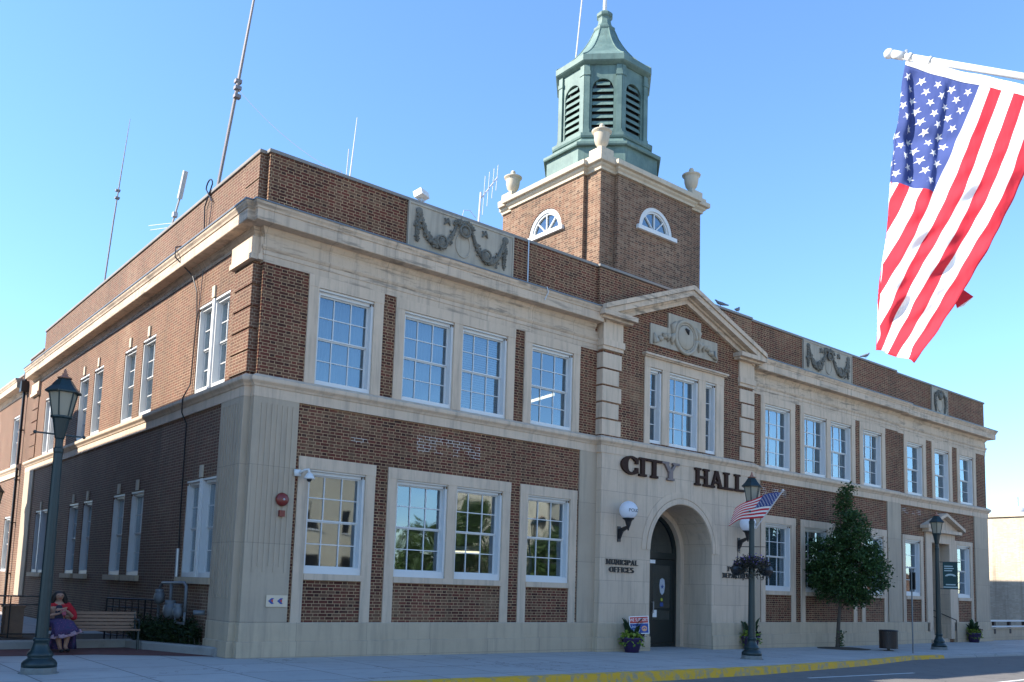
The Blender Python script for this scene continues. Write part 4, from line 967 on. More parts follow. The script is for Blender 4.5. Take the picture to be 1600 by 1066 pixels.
pole('whip_antenna', 'short twin rod whip antenna above the brick parapet left of the carved panel', 'antenna', [(2.15, .5, 10.2), (2.19, .5, 11.2), (2.29, .5, 12.6)], [.02, .018, .009], 'fibre_white', lambda mb: (mb.tube([(2.06, .5, 10.3), (2.12, .5, 11.75)], .013, 5), mb.tube([(2.1, .5, 10.9), (1.95, .5, 11.15), (1.75, .5, 11.1), (1.68, .5, 10.7)], .008, 5)))
def yagi(mb):
    mb.tube([(6.1, .55, 11.8), (6.62, .55, 12.55)], .018, 5)
    for k, (x, z) in enumerate(((6.18, 11.9), (6.32, 12.12), (6.47, 12.33), (6.6, 12.53))): mb.tube([(x-.02, .55, z-.55+.06*k), (x+.03, .55, z+.55-.06*k)], .009, 5)
    mb.tube([(5.95, .55, 11.2), (5.75, .55, 11.35), (5.55, .55, 11.3), (5.45, .55, 10.9)], .008, 5)
pole('yagi_antenna', 'small comb shaped antenna with upright rods left of the tower', 'antenna', [(6.0, .55, 10.2), (6.08, .55, 11.95)], .03, 'fibre_white', yagi)
pole('whip_antenna', 'thin white rod beside the green cupola roof leaving the top of the photo', 'antenna', [(12.86, 4.3, 20.3), (12.99, 4.2, 22.5), (13.1, 4.1, 24.5)], [.03, .028, .02], 'fibre_white')
t = thing('floodlight', 'small white floodlight on the parapet above the larger carved panel', 'floodlight', (4.0, .2, 10.87))
mb = MB(); mb.obox((0, 0, .24), .34, .24, .16, .4, -.3); mb.build('housing', 'white', t); mb = MB(); mb.tube([(0, 0, -.05), (0, 0, .2)], .03, 6); mb.box(-.1, .1, -.02, .02, .1, .13); mb.build('bracket', 'galv', t)
mb = MB(); mb.tube([(1.5+.7*t, 6.2-5.9*t, 15.5-4.6*t-1.1*t*(1-t)) for t in [i/12 for i in range(13)]], .005, 4); tag(mb.build('guy_wire', 'pole_grey'), 'hair thin guy wire slanting from the tall mast down to the front parapet', 'wire')
def pigeon(x, y, z, rz, label):
    t = thing('pigeon', label, 'pigeon', (x, y, z), rz, 'pigeons on the right parapet')
    skin('body', [(0, 0, .11), (.08, 0, .14), (.13, 0, .19), (.155, 0, .225), (.20, 0, .222), (-.08, 0, .09), (-.20, 0, .06), (-.27, 0, .05)], [(0, 1), (1, 2), (2, 3), (3, 4), (0, 5), (5, 6), (6, 7)], [.065, .06, .035, .033, .008, .055, .03, .022], 'pigeon', t, 1)
    mb = MB()
    for s in (-1, 1): mb.tube([(.01, s*.025, .06), (.015, s*.03, 0)], .006, 5)
    mb.build('leg', 'red', t)
pigeon(15.55, .0, 10.87, 2.4, 'pigeon on the coping just right of the pediment peak, leftmost of three'); pigeon(16.45, .0, 10.87, .3, 'pigeon with outstretched tail on the coping over the right pediment slope'); pigeon(24.6, .0, 10.87, -.4, 'pigeon on the coping right of the farther swag panel')

# ------------------------------------------------------------ street lamps
def lamp(name, label, x, y, z, rz=0., bar=True, group='green street lamps'):
    t = thing(name, label, 'street lamp', (x, y, z), rz, group)
    mb = MB(); mb.lathe([(.265, .0), (.265, .08), (.25, .12)], (0, 0, 0), 12); mb.lathe([(.30, -.005), (.30, .012)], (0, 0, 0), 16); mb.build('plinth', 'lamp_worn', t)
    mb = MB(); mb.lathe([(.262, .10), (.262, .16), (.235, .20), (.19, .235), (.175, .25), (.19, .27), (.195, .30), (.175, .33), (.145, .37), (.12, .44), (.112, .50), (.125, .515), (.125, .545), (.10, .56)], (0, 0, 0), 16)
    mb.build('base', 'lamp_green', t, True)
    mb = MB(); n = 12; P = []
    prof = [(.098, .55), (.085, 2.0), (.070, 3.55), (.078, 3.57), (.078, 3.63), (.062, 3.65), (.062, 3.78), (.075, 3.80), (.115, 4.02), (.135, 4.12), (.165, 4.14), (.165, 4.165), (.14, 4.17)]
    mb.lathe(prof, (0, 0, 0), 12); mb.build('shaft', 'lamp_green', t)
    if bar:
        mb = MB(); mb.tube([(-.36, 0, 3.86), (.36, 0, 3.86)], .014, 6); mb.ball((-.37, 0, 3.86), .03, 8, 5); mb.ball((.37, 0, 3.86), .03, 8, 5); mb.build('ladder_bar', 'lamp_green', t)
    mb = MB(); mb.lathe([(.135, 4.17), (.21, 4.555)], (0, 0, 0), 6); mb.build('lantern_glass', 'lantern_glass', t)
    mb = MB()
    for k in range(6):
        a = k*math.pi/3; mb.tube([(.142*math.cos(a), .142*math.sin(a), 4.16), (.218*math.cos(a), .218*math.sin(a), 4.56)], .013, 5)
    mb.lathe([(.235, 4.55), (.285, 4.555), (.285, 4.575), (.20, 4.66), (.13, 4.76), (.10, 4.79), (.10, 4.80)], (0, 0, 0), 6); mb.build('lantern_roof', 'lamp_green', t)
    mb = MB(); mb.lathe([(.115, 4.80), (.115, 4.815), (.06, 4.84), (.04, 4.86), (.05, 4.875), (.02, 4.90), (.03, 4.92), (.015, 4.95), (.002, 4.97)], (0, 0, 0), 10); mb.build('finial', 'copper_cap', t, True)
    return t
L1 = lamp('street_lamp', 'tall dark green street lamp with lantern in the left foreground before the bench', -4.0, -1.64, 0.)
L2 = lamp('street_lamp', 'green street lamp carrying a hanging flower basket and small flag right of the arch', 12.66, -3.27, gz(12.5), .5)
L3 = lamp('street_lamp', 'green street lamp carrying the dark green banner near the right corner', 25.1, -2.37, gz(25), .5, False)
L4 = lamp('street_lamp', 'street lamp far down the alley, half cut by the left photo edge', -1.13, 20.6, 0., .3, False)
L5 = lamp('street_lamp', 'street lamp across the street holding the large flag pole, mostly out of the photo', -2.93, -16.7, -.1, .2, False)
L6 = lamp('street_lamp', 'street lamp across the street seen mirrored in the lower window left of the arch', 19.6, -13.6, -.1, .9)

# flower basket round the middle lamp
t = thing('flower_basket', 'round hanging basket of violet flowers on the lamp right of the arch', 'flower basket', (12.66, -3.27, gz(12.5)))
mb = MB()
for s in (-1, 1): mb.ball((s*.20, s*-.30, 2.33), .2, 10, 6, (1, 1, .8)); mb.tube([(s*.03, s*-.05, 2.95), (s*.2, s*-.3, 2.95), (s*.2, s*-.3, 2.5)], .012, 5)
mb.build('planter', 'iron', t)
mb = MB(); pts = []
for i in range(1500):
    a = rnd.uniform(0, 2*math.pi); r = math.sqrt(rnd.random()); q = Vector((r*math.cos(a), r*math.sin(a), 0))
    d = Vector((.51, -.86, 0)); e = Vector((.86, .51, 0)); p = d*q.x*.50+e*q.y*.30
    pts.append((p.x, p.y, 2.43+rnd.gauss(0, .085)+.16*(1-r*r)-.10*r*rnd.random()))
for i in range(160):
    a = rnd.uniform(0, 2*math.pi); d = Vector((.51, -.86, 0))*.47*math.cos(a)+Vector((.86, .51, 0))*.28*math.sin(a); pts.append((d.x, d.y, 2.36-rnd.random()*.26))
leaves(mb, pts, .075, .3, .2, .6); mb.build('foliage', 'basket_leaf', t)
mb = MB(); leaves(mb, [(p[0]*1.02, p[1]*1.02, p[2]+.05) for p in rnd.sample(pts, 260) if p[2] > 2.42], .05, 0, .6, .9); mb.build('petals', 'petal', t)

# ------------------------------------------------------------ flags
def star_pts(r): return [((r if k % 2 == 0 else r*.40)*math.sin(math.pi*k/5), (r if k % 2 == 0 else r*.40)*math.cos(math.pi*k/5)) for k in range(10)]
def flag(t, fn, su, sv, th=.0012):
    """fn(s, h): s 0..1 along the fly, h 0..1 along the hoist from the canton end"""
    mb = MB(); P = lambda s, h: Vector(fn(s, h))
    NS, NH = su, 13*sv; cs = round(NS*.4)
    for i in range(NS):
        for j in range(NH):
            st = j//sv; m = 'flag_blue' if (i < cs and st < 7) else ('flag_red' if st % 2 == 0 else 'flag_white')
            mb.mat(m); mb.face([P(i/NS, j/NH), P((i+1)/NS, j/NH), P((i+1)/NS, (j+1)/NH), P(i/NS, (j+1)/NH)])
    c = mb.build('flag_cloth', None, t, True, True)
    sm = c.modifiers.new('thick', 'SOLIDIFY'); sm.thickness = th*2; sm.offset = 0
    mb = MB(); mb.mat('flag_white')
    for r in range(9):
        n = 6 if r % 2 == 0 else 5
        for q in range(n):
            s0 = (.4/12)*((1 if n == 6 else 2)+2*q); h0 = (7/13/10)*(r+1)
            e = 1e-3; p = P(s0, h0); a = (P(s0+e, h0)-p).normalized(); b = (P(s0, h0+e)-p).normalized(); nn = a.cross(b).normalized()
            for sg in (-1, 1):
                ring_ = []
                for x, y in star_pts(.0155): ring_.append(P(s0+x, h0+y*1.9)+nn*sg*th*2.2)
                k0 = len(mb.v); mb.add([P(s0, h0)+nn*sg*th*2.2]+ring_, [(0, 1+k, 1+(k+1) % 10) for k in range(10)])
    mb.build('stars', None, c)
    return c
# small flag on the middle lamp
t = thing('flag', 'small American flag blowing out from the lamp right of the arch', 'flag', (12.66, -3.27, gz(12.5)))
u = Vector((.51, -.86, 0)); w = Vector((.86, .51, 0))
b0 = u*.10-w*.06+Vector((0, 0, 3.42)); b1 = u*.82-w*.30+Vector((0, 0, 4.42))
mb = MB(); mb.tube([b0, b1], .016, 8); mb.ball(b1, .035, 8, 5); mb.build('flag_pole', 'fibre_white', t)
def ff(s, h):
    q = b1+(b0-b1)*(.05+h*.66)
    d = -u*(1.16*s)+Vector((0, 0, -.02*s-.46*s*s*(.45+.55*(1-h))))
    return q+d+w*(-.07*s*math.sin(8*s+2.5*h)-.30*s)+Vector((0, 0, .03*math.sin(9*s+3*h)*s))+u*.28*s*s*h
flag(t, ff, 30, 2)
# large flag near the camera
tip = Vector((-3.286, -15.505, 4.376)); root = Vector((-2.93, -16.62, 3.79))
t = thing('flag', 'large sunlit American flag hanging from a white pole at the upper right', 'flag', tuple(L5.location))
loc = Vector(L5.location)
mb = MB(); mb.tube([tip-loc, root-loc+Vector((0, .02, 0))], .0165, 12); d_ = (tip-root).normalized()
mb.tube([tip-d_*.06-loc, tip-d_*.0-loc], .021, 12); mb.tube([tip-d_*.10-loc, tip-d_*.085-loc], .021, 12); mb.tube([tip-d_*.20-loc, tip-d_*.19-loc], .02, 10); mb.ball(tip+d_*.02-loc, .026, 14, 9)
mb.build('flag_pole', 'white', t, True)
TL, TR, BL, BR = [Vector(p) for p in ((-3.2583, -15.5566, 4.3081), (-3.1152, -16.1614, 3.9057), (-3.2000, -15.3530, 2.8720), (-3.2353, -15.5664, 2.7531))]
AX = Vector((.77, -.637, .031)); DP = Vector((-.63, -.768, -.11))
def big(s, h):
    hf = .66*s                                                   # left of this the cloth is folded away behind
    f = max(0., (h-hf)/(1-hf)) if h > hf else 0.
    p = (TL+(TR-TL)*f)*(1-s)+(BL+(BR-BL)*f)*s
    p = p+AX*(.075*f*math.sin(math.pi*min(1, s*1.05)))
    if h < hf: q = (hf-h)*.8; p = p-DP*(.75*q)+AX*(.45*q-.012*min(1, q/.03))+Vector((0, 0, .22*q*s))
    r = min(1., abs(h-hf)/.08)
    p = p+DP*((.028*math.sin(9*h+4*s)*s+.012*math.sin(26*h-9*s)*(.25+s)+.010*math.sin(17*s+30*h)*s)*r+.05*(1-r)**2*-min(1, s*3))
    if s < .5:                                                   # creases across the canton, shaped to stand in for a cast shadow band
        e = min(1, (.5-s)/.12)*min(1, s/.04)
        p = p-DP*e*(.050*math.exp(-((h-.08-.85*s)/.045)**2)+.034*math.exp(-((s-.255+.10*h)/.028)**2)*math.exp(-((h-.28)/.25)**2)+.02*math.exp(-((h-.34-.5*s)/.03)**2))
    p = p+DP*(.007*math.sin(34*s+46*h)*s+.005*math.sin(61*s+23*h+2*math.sin(9*h))*min(1, 2*s))*min(1., abs(h-hf)/.05)
    return p+AX*(.010*math.sin(11*s+5*h)*s)+Vector((0, 0, -.012*math.sin(math.pi*min(1., h*1.6))*(1-s)))-loc
flag(t, big, 110, 7)
mb = MB(); n = 24
for i in range(n):
    a, b = i/n, (i+1)/n; q = lambda h, o: tuple(big(0, h)+Vector((0, 0, o))+DP*.003)
    mb.face([q(a, -.004), q(b, -.004), q(b, .05), q(a, .05)])
mb.mat('flag_white'); mb.mi = [0]*len(mb.f)
hd = mb.build('heading', None, t); sm = hd.modifiers.new('thick', 'SOLIDIFY'); sm.thickness = .006; sm.offset = 0
mb = MB()
for h in (.01, .93): p = big(0, h)+Vector((0, 0, .03)); mb.tube([p, p+Vector((0, 0, .05))], .008, 6)
mb.build('clip', 'galv', t)
c0 = Vector((-2.990, -15.712, 3.21))-loc
mb = MB(); mb.mat('flag_red'); mb.face([c0+AX*-.06+DP*-.05, c0+AX*.055+Vector((0, 0, -.09))+DP*-.04, c0+AX*-.02+Vector((0, 0, -.145))+DP*-.06]); mb.mat('flag_white'); mb.face([c0+AX*-.02+Vector((0, 0, -.145))+DP*-.06, c0+AX*.055+Vector((0, 0, -.09))+DP*-.04, c0+AX*.01+Vector((0, 0, -.135))+DP*-.05])
fc = mb.build('folded_corner', None, t); sm = fc.modifiers.new('thick', 'SOLIDIFY'); sm.thickness = .003

# banner on the far lamp
t = thing('banner', 'dark green banner with pale printed lines and emblem on the far right lamp', 'banner', (25.1, -2.37, gz(25)))
u = Vector((.55, -.835, 0)); nrm = Vector((-.835, -.55, 0))
def bn(a, z, o=0.): return tuple(u*a+nrm*o+Vector((0, 0, z)))
def bbox(mb, a0, a1, z0, z1, o0, o1): mb.add([bn(a, z, o) for a in (a0, a1) for o in (o0, o1) for z in (z0, z1)], [(0, 1, 3, 2), (4, 6, 7, 5), (0, 4, 5, 1), (2, 3, 7, 6), (0, 2, 6, 4), (1, 5, 7, 3)])
mb = MB(); bbox(mb, .17, .66, 2.18, 3.12, -.004, .004); bc = mb.build('cloth', 'teal_print', t)
mb = MB(); mb.tube([bn(0, 3.13), bn(.74, 3.13)], .015, 6); mb.tube([bn(0, 2.17), bn(.74, 2.17)], .015, 6); mb.build('bracket', 'lamp_green', t)
for z, w0, w1 in ((2.98, .22, .50), (2.90, .22, .53), (2.82, .22, .48)):
    mb = MB(); bbox(mb, w0, w1, z-.018, z+.018, .006, .0085); mb.build('print_line', 'pale_print', bc)
mb = MB()
for k in range(8):
    a0, a1 = math.pi*k/8, math.pi*(k+1)/8
    mb.face([bn(.42-.18*math.cos(a0), 2.62+.09*math.sin(a0), .007), bn(.42-.18*math.cos(a1), 2.62+.09*math.sin(a1), .007), bn(.42-.10*math.cos(a1), 2.62+.03*math.sin(a1), .007), bn(.42-.10*math.cos(a0), 2.62+.03*math.sin(a0), .007)])
mb.build('emblem', 'pale_print', bc)
for w0, w1, z in ((.18, .66, 2.23), (.26, .58, 2.32)):
    mb = MB(); bbox(mb, w0, w1, z-.02, z+.02, .006, .0085); mb.build('print_line', 'pale_print', bc)

# ------------------------------------------------------------ street tree
def crown(mb, n_clump, n_leaf, prof, size, sq_=1., off=(0, 0)):
    zs = [p[0] for p in prof]
    def rad(z):
        for (a, r0), (b, r1) in zip(prof, prof[1:]):
            if a <= z <= b: return r0+(r1-r0)*(z-a)/(b-a)
        return 0.
    tot = 0
    while tot < n_clump:
        z = rnd.uniform(zs[0], zs[-1]); r = rad(z)
        if rnd.random() > (r/max(p[1] for p in prof))**1.2+.06: continue
        a = rnd.uniform(0, 2*math.pi); q = r*math.sqrt(rnd.uniform(.10, 1.0))*rnd.uniform(.84, 1.03); sc = rnd.uniform(.12, .24)*sq_
        pts = [(off[0]+q*math.cos(a)+rnd.gauss(0, sc), off[1]+q*math.sin(a)+rnd.gauss(0, sc), z+rnd.gauss(0, sc*.85)) for _ in range(n_leaf)]
        leaves(mb, pts, size, .25, .4, .62); tot += 1
t = thing('street_tree', 'small dense dark green pear tree growing from a mulch ring in the sidewalk', 'tree', (21.04, -.8, gz(21)))
u = Vector((.51, -.86, 0))
mb = MB(); mb.tube([(0, 0, -.05), (0, 0, .12), (.02, -.02, .8), (.04, -.08, 1.5), (.10, -.2, 2.4), (.14, -.26, 3.6), (.15, -.28, 4.9)], [.10, .075, .062, .058, .05, .035, .012], 9)
for k in range(14):
    a = k*2.4; z = 1.5+.2*k; L = .9*(1-k/18)
    mb.tube([(.05+.007*k, -.1-.012*k, z-.15), (.05+L*.5*math.cos(a), -.12+L*.5*math.sin(a), z+.25), (.06+L*math.cos(a), -.14+L*math.sin(a), z+.75)], [.03, .02, .006], 5)
mb.build('trunk', 'bark', t, True)
mb = MB()
for la, z, r in ((.33, 5.45, .26), (.22, 5.05, .27), (.30, 4.70, .34), (.52, 4.38, .42), (.12, 4.15, .36), (.75, 3.92, .42), (.15, 3.70, .46), (-.50, 3.38, .46), (.40, 3.30, .62), (1.08, 3.25, .46), (-.85, 2.90, .36), (-.25, 2.80, .60), (.70, 2.72, .70), (1.32, 2.74, .40), (-.62, 2.32, .44), (.10, 2.25, .62), (.95, 2.20, .52), (1.38, 2.25, .26), (-.30, 1.86, .36), (.40, 1.80, .44), (.85, 1.74, .30)):
    for dp in ((0.,) if r < .4 else (-.45, .35) if r < .6 else (-.62, 0., .55)):
        c = u*la+Vector((.86, .51, 0))*(dp+rnd.gauss(0, .08))+Vector((0, 0, z))
        for q in range(int(21*r/.5)+5):
            v = Vector((rnd.gauss(0, 1), rnd.gauss(0, 1), rnd.gauss(0, 1))).normalized()*r*rnd.uniform(.45, 1.0); v.z *= .85; sc = rnd.uniform(.07, .13)
            leaves(mb, [c+v+Vector((rnd.gauss(0, sc), rnd.gauss(0, sc), rnd.gauss(0, sc*.8))) for _ in range(24)], .10, .3, .4, .62)
leaves(mb, [(rnd.gauss(.06, .06), rnd.gauss(-.05, .06), rnd.uniform(.05, .6)) for _ in range(190)], .09, 0, .8)
mb.build('crown', 'leaf', t)

# ------------------------------------------------------------ bin, sign pole
t = thing('litter_bin', 'dark brown slatted round litter bin near the street tree', 'litter bin', (21.98, -2.12, gz(22)))
mb = MB()
for k in range(26):
    a = 2*math.pi*k/26; mb.obox((.285*math.cos(a), .285*math.sin(a), .37), .022, .058, .58, a)
mb.build('slats', 'rust', t)
mb = MB(); mb.lathe([(.27, .08), (.27, .63)], (0, 0, 0), 20); mb.build('liner', 'iron', t); mb = MB(); mb.lathe([(.31, .645), (.315, .68), (.29, .70), (.20, .70), (.19, .66)], (0, 0, 0), 24); mb.lathe([(.302, .10), (.302, .13)], (0, 0, 0), 24); mb.build('rim', 'iron', t)
mb = MB(); mb.lathe([(.17, 0), (.17, .02), (.05, .03), (.05, .09)], (0, 0, 0), 14); mb.build('foot', 'iron', t)
t = thing('sign_pole', 'thin grey metal sign pole at the kerb with its sign seen edge on', 'sign', (21.56, -3.17, gz(21.5)))
mb = MB(); mb.tube([(0, 0, -.05), (0, 0, 2.72)], .024, 6); mb.build('pole', 'flash', t)
mb = MB(); mb.obox((.03, -.02, 2.35), .03, .34, .56, R(-38)); mb.build('sign_plate', 'iron', t)

# ------------------------------------------------------------ planters
def planter(label, x, y, z, h, seed, withsign=False):
    t = thing('planter', label, 'planter', (x, y, z), 0, 'purple pots of plants'); rnd.seed(seed)
    mb = MB(); mb.lathe([(.185, 0), (.285, .36), (.30, .37), (.30, .41), (.275, .41), (.265, .37)], (0, 0, 0), 20); mb.build('pot', 'pot', t, True)
    mb = MB(); mb.lathe([(.265, .36), (.26, .372)], (0, 0, 0), 16); mb.build('soil', 'soil', t)
    mb = MB()
    for k in range(13):
        a = rnd.uniform(0, 2*math.pi); r = rnd.uniform(.02, .14); top = h*rnd.uniform(.6, 1.0); p0 = Vector((r*math.cos(a), r*math.sin(a), .36)); dirr = Vector((math.cos(a), math.sin(a), 0)); sd = Vector((-dirr.y, dirr.x, 0))
        L = top-.36; n = 6; V = []
        for i in range(n+1):
            f = i/n; c = p0+dirr*(.03+.22*f*f)+Vector((0, 0, L*(f-.22*f*f*f))); w = .075*math.sin(math.pi*min(1, .08+f*.92))**.8+.004
            V += [c-sd*w, c+dirr*-.012, c+sd*w]
        F = []
        for i in range(n):
            for j in (0, 1): F.append((3*i+j, 3*i+j+1, 3*i+j+4, 3*i+j+3))
        mb.add(V, F)
    mb.build('tall_leaves', 'canna', t, True)
    mb = MB(); leaves(mb, [((.13+.2*rnd.random())*math.cos(b), (.13+.2*rnd.random())*math.sin(b), .42+rnd.uniform(-.06, .12)) for b in (rnd.uniform(2.2, 4.9) for _ in range(110))], .11, .1, .3, .8)
    leaves(mb, [(.30*math.cos(b), .30*math.sin(b), .36-rnd.random()*.2) for b in (rnd.uniform(0, 6.28) for _ in range(45))], .10, .5, 0, .7); mb.build('trailing_leaves', 'lime', t)
    mb = MB(); leaves(mb, [(rnd.gauss(.14, .06), rnd.gauss(-.12, .06), .46+rnd.gauss(0, .06)) for _ in range(90)], .10, 0, .6, .7); mb.build('dark_leaves', 'purple_leaf', t)
    return t
planter('purple pot with tall leaves and a campaign yard sign left of the arch', 10.92, -.62, gz(11), 1.15, 3)
planter('purple pot of tall leaves right of the arch, behind the basket lamp', 16.45, -.52, gz(16.4), 1.22, 5)
planter('purple pot of tall leaves at the far right corner of the building', 32.84, -.25, gz(30), 1.2, 8)
rnd.seed(11)
t = thing('yard_sign', 'small red white and blue yard sign reading WE SUPPORT stuck in the left pot', 'sign', (11.0, -.80, gz(11)+.75), R(-38)); t.rotation_euler[1] = R(-4)
mb = MB(); mb.box(-.27, .27, -.004, .004, -.24, .24); bd = mb.build('board', 'white_print', t)
mb = MB(); mb.tube([(-.16, .008, -.45), (-.16, .008, .1)], .005, 5); mb.tube([(.16, .008, -.45), (.16, .008, .1)], .005, 5); mb.build('wire_stake', 'galv', t)
mb = MB(); mb.box(-.25, .25, -.0065, -.0045, .055, .22); mb.build('red_band', 'red_print', bd)
mb = MB(); mb.box(-.25, .25, -.0065, -.0045, -.22, .04); mb.build('blue_band', 'navy', bd)
def put_text(txt, size, x, z, mat, par, y=-.0075, sx=1.):
    me = text_mesh(txt, size, .0006)
    for v in me.vertices: v.co = Vector((x+v.co.x*sx, y-v.co.z, z+v.co.y))
    me.materials.clear(); me.materials.append(M[mat]); return link('lettering', me, par)
put_text('WE SUPPORT', .125, 0, .137, 'white_print', bd, sx=.66); put_text('United', .10, -.11, -.045, 'white_print', bd); put_text('Way', .10, -.08, -.14, 'white_print', bd)
mb = MB(); mb.prism([(.14+.075*math.cos(k*.4189), -.10+.075*math.sin(k*.4189)) for k in range(15)], -.009, -.007); em = mb.build('emblem', 'orange_print', bd)
mb = MB(); arc_band(mb, Tf(0.), .14, -.12, .03, .055, -.0105, -.0095, n=8); mb.build('arc', 'navy', em)

# ------------------------------------------------------------ bench and the woman on it
t = thing('bench', 'wooden slat bench with green iron ends before the shaded brick wall', 'bench', (-2.03, 3.0, 0), R(-6))
mb = MB()
for k in range(5): mb.obox((0, .22+.022*k, .46+.075*k), 1.86, .03, .058, 0, R(-14))
mb.build('backrest', 'wood', t)
mb = MB()
for k in range(4): mb.obox((0, -.22+.105*k, .425-.004*k), 1.86, .085, .032)
mb.build('seat', 'wood', t)
for x in (-.9, .9):
    mb = MB(); mb.tube([(x, -.24, 0), (x, -.22, .2), (x, -.20, .41)], .026, 6); mb.tube([(x, .30, 0), (x, .22, .22), (x, .20, .41), (x, .33, .80)], .026, 6); mb.tube([(x, -.2, .40), (x, .2, .40)], .024, 6)
    mb.tube([(x, -.22, .41), (x, -.25, .56), (x, -.20, .62), (x, .0, .635), (x, .26, .62)], .022, 6); mb.build('leg', 'lamp_green', t)

t = thing('person', 'woman in red cardigan and patterned purple skirt sitting on the bench with a phone', 'person', (-2.76, 2.80, 0), R(-4)); t.scale = (1.12, 1.0, 1.0)
V = [(0, .10, .50), (0, .13, .66), (0, .12, .82), (0, .08, .945), (0, .055, 1.01), (0, .03, 1.065), (0, -.002, 1.125), (0, .02, 1.185),
     (-.155, .08, .925), (-.255, .05, .76), (-.265, -.02, .645), (-.15, -.20, .735), (-.055, -.26, .765),
     (.155, .08, .925), (.26, .04, .76), (.265, -.04, .66), (.14, -.18, .80), (.045, -.225, .855),
     (-.09, .03, .49), (-.10, -.36, .51), (-.02, -.38, .27), (.03, -.36, .075), (.035, -.46, .03), (.04, -.53, .028),
     (.09, .03, .49), (.07, -.40, .56), (.12, -.46, .33), (.10, -.42, .11), (.12, -.52, .055), (.125, -.59, .04)]
E_ = [(0, 1), (1, 2), (2, 3), (3, 4), (4, 5), (5, 6), (6, 7), (3, 8), (8, 9), (9, 10), (10, 11), (11, 12), (3, 13), (13, 14), (14, 15), (15, 16), (16, 17), (0, 18), (18, 19), (19, 20), (20, 21), (21, 22), (22, 23), (0, 24), (24, 25), (25, 26), (26, 27), (27, 28), (28, 29)]
Rd = [.15, .13, .145, .11, .05, .055, .085, .07, .065, .05, .04, .032, .026, .065, .05, .04, .032, .026, .09, .065, .055, .035, .034, .022, .09, .065, .055, .035, .034, .022]
def hand(base, d, palm, side):
    base, d, palm = Vector(base), Vector(d).normalized(), Vector(palm).normalized(); s = d.cross(palm).normalized()*side
    k0 = len(V); V.append(tuple(base+d*.045)); Rd.append((.030, .018)); E_.append((hand.root, k0))
    for i, (o, L) in enumerate(((-.027, .060), (-.009, .072), (.009, .068), (.026, .054))):
        b = len(V); V.append(tuple(base+d*.080+s*o)); V.append(tuple(base+d*(.080+L*.5)+s*o*1.1+palm*.016)); V.append(tuple(base+d*(.080+L*.75)+s*o*1.1+palm*.045)); Rd.extend([.0095, .0085, .007]); E_.extend([(k0, b), (b, b+1), (b+1, b+2)])
    b = len(V); V.append(tuple(base+d*.045-s*.040+palm*.012)); V.append(tuple(base+d*.075-s*.050+palm*.03)); Rd.extend([.011, .008]); E_.extend([(k0, b), (b, b+1)])
hand.root = 12; hand((-.055, -.26, .765), (.75, -.35, .25), (.2, .3, .9), 1); hand.root = 17; hand((.045, -.225, .855), (-.75, -.35, .1), (-.2, .55, -.8), -1)
body = skin('body', V, E_, Rd, 'skin', t, 2)
mb = MB()
for s in (-1, 1): mb.ball((s*.031, -.080, 1.135), .0085, 8, 5, (1.3, .6, .8))
mb.build('eyes', 'hair', t); mb = MB(); mb.tube([(0, -.083, 1.14), (0, -.104, 1.108), (0, -.088, 1.102)], [.007, .013, .006], 6); mb.build('nose', 'skin', t, True); mb = MB(); mb.tube([(-.026, -.083, 1.072), (0, -.092, 1.07), (.026, -.083, 1.072)], [.003, .007, .003], 6); mb.build('mouth', 'red_print', t, True)
mb = MB()
for s in (-1, 1): mb.ball((s*.088, .005, 1.115), .02, 8, 5, (.5, .8, 1.4))
mb.build('ears', 'skin', t, True)
skin('hair', [(0, .045, 1.16), (0, .0, 1.215), (-.06, .02, 1.17), (-.095, .04, 1.06), (-.12, .05, .95), (.06, .02, 1.17), (.095, .04, 1.06), (.125, .05, .94), (0, .11, 1.08), (0, .14, .96)], [(0, 1), (0, 2), (2, 3), (3, 4), (0, 5), (5, 6), (6, 7), (0, 8), (8, 9)], [.085, .045, .055, .05, .03, .055, .05, .03, .08, .06], 'hair', t, 2)
skin('cardigan', [(0, .12, .60), (0, .135, .70), (0, .135, .83), (0, .10, .93), (-.155, .085, .925), (-.258, .05, .77), (-.27, -.01, .65), (-.215, -.10, .685), (.155, .085, .925), (.262, .045, .77), (.272, -.03, .66), (.21, -.10, .72)], [(0, 1), (1, 2), (2, 3), (3, 4), (4, 5), (5, 6), (6, 7), (3, 8), (8, 9), (9, 10), (10, 11)], [.150, .148, .160, .115, .085, .068, .056, .050, .085, .068, .056, .050], 'cardigan', t, 2)
mb = MB(); mb.add([(-.05, -.045, .93), (.05, -.045, .93), (.085, -.075, .60), (-.07, -.075, .60), (0, -.03, .945)], [(0, 1, 4), (0, 3, 2, 1)]); tp = mb.build('top', 'top', t); q = tp.modifiers.new('thick', 'SOLIDIFY'); q.thickness = .012
def loft(mb, rings, n=28, ruf=0.):
    V = []
    for i, (c, ax, rx, ry, amp) in enumerate(rings):
        c = Vector(c); ax = Vector(ax).normalized(); x = Vector((1, 0, 0)); x = (x-ax*x.dot(ax)).normalized(); y = ax.cross(x)
        for k in range(n): a = 2*math.pi*k/n; w = 1+amp*math.sin(7*a+i*.6); V.append(c+x*rx*w*math.cos(a)+y*ry*w*math.sin(a))
    F = [(i*n+k, i*n+(k+1) % n, (i+1)*n+(k+1) % n, (i+1)*n+k) for i in range(len(rings)-1) for k in range(n)]
    mb.add(V, F)
mb = MB(); loft(mb, [((0, .10, .66), (0, 0, -1), .15, .13, 0), ((0, .06, .57), (0, -.5, -1), .19, .15, .01), ((0, -.10, .55), (0, -1, -.1), .20, .125, .02), ((.01, -.30, .56), (0, -1, 0), .20, .12, .03), ((.04, -.44, .55), (.1, -.8, -.5), .20, .12, .05), ((.06, -.52, .47), (.15, -.25, -1), .21, .10, .08), ((.08, -.52, .385), (.25, .1, -1), .235, .12, .12)], 36)
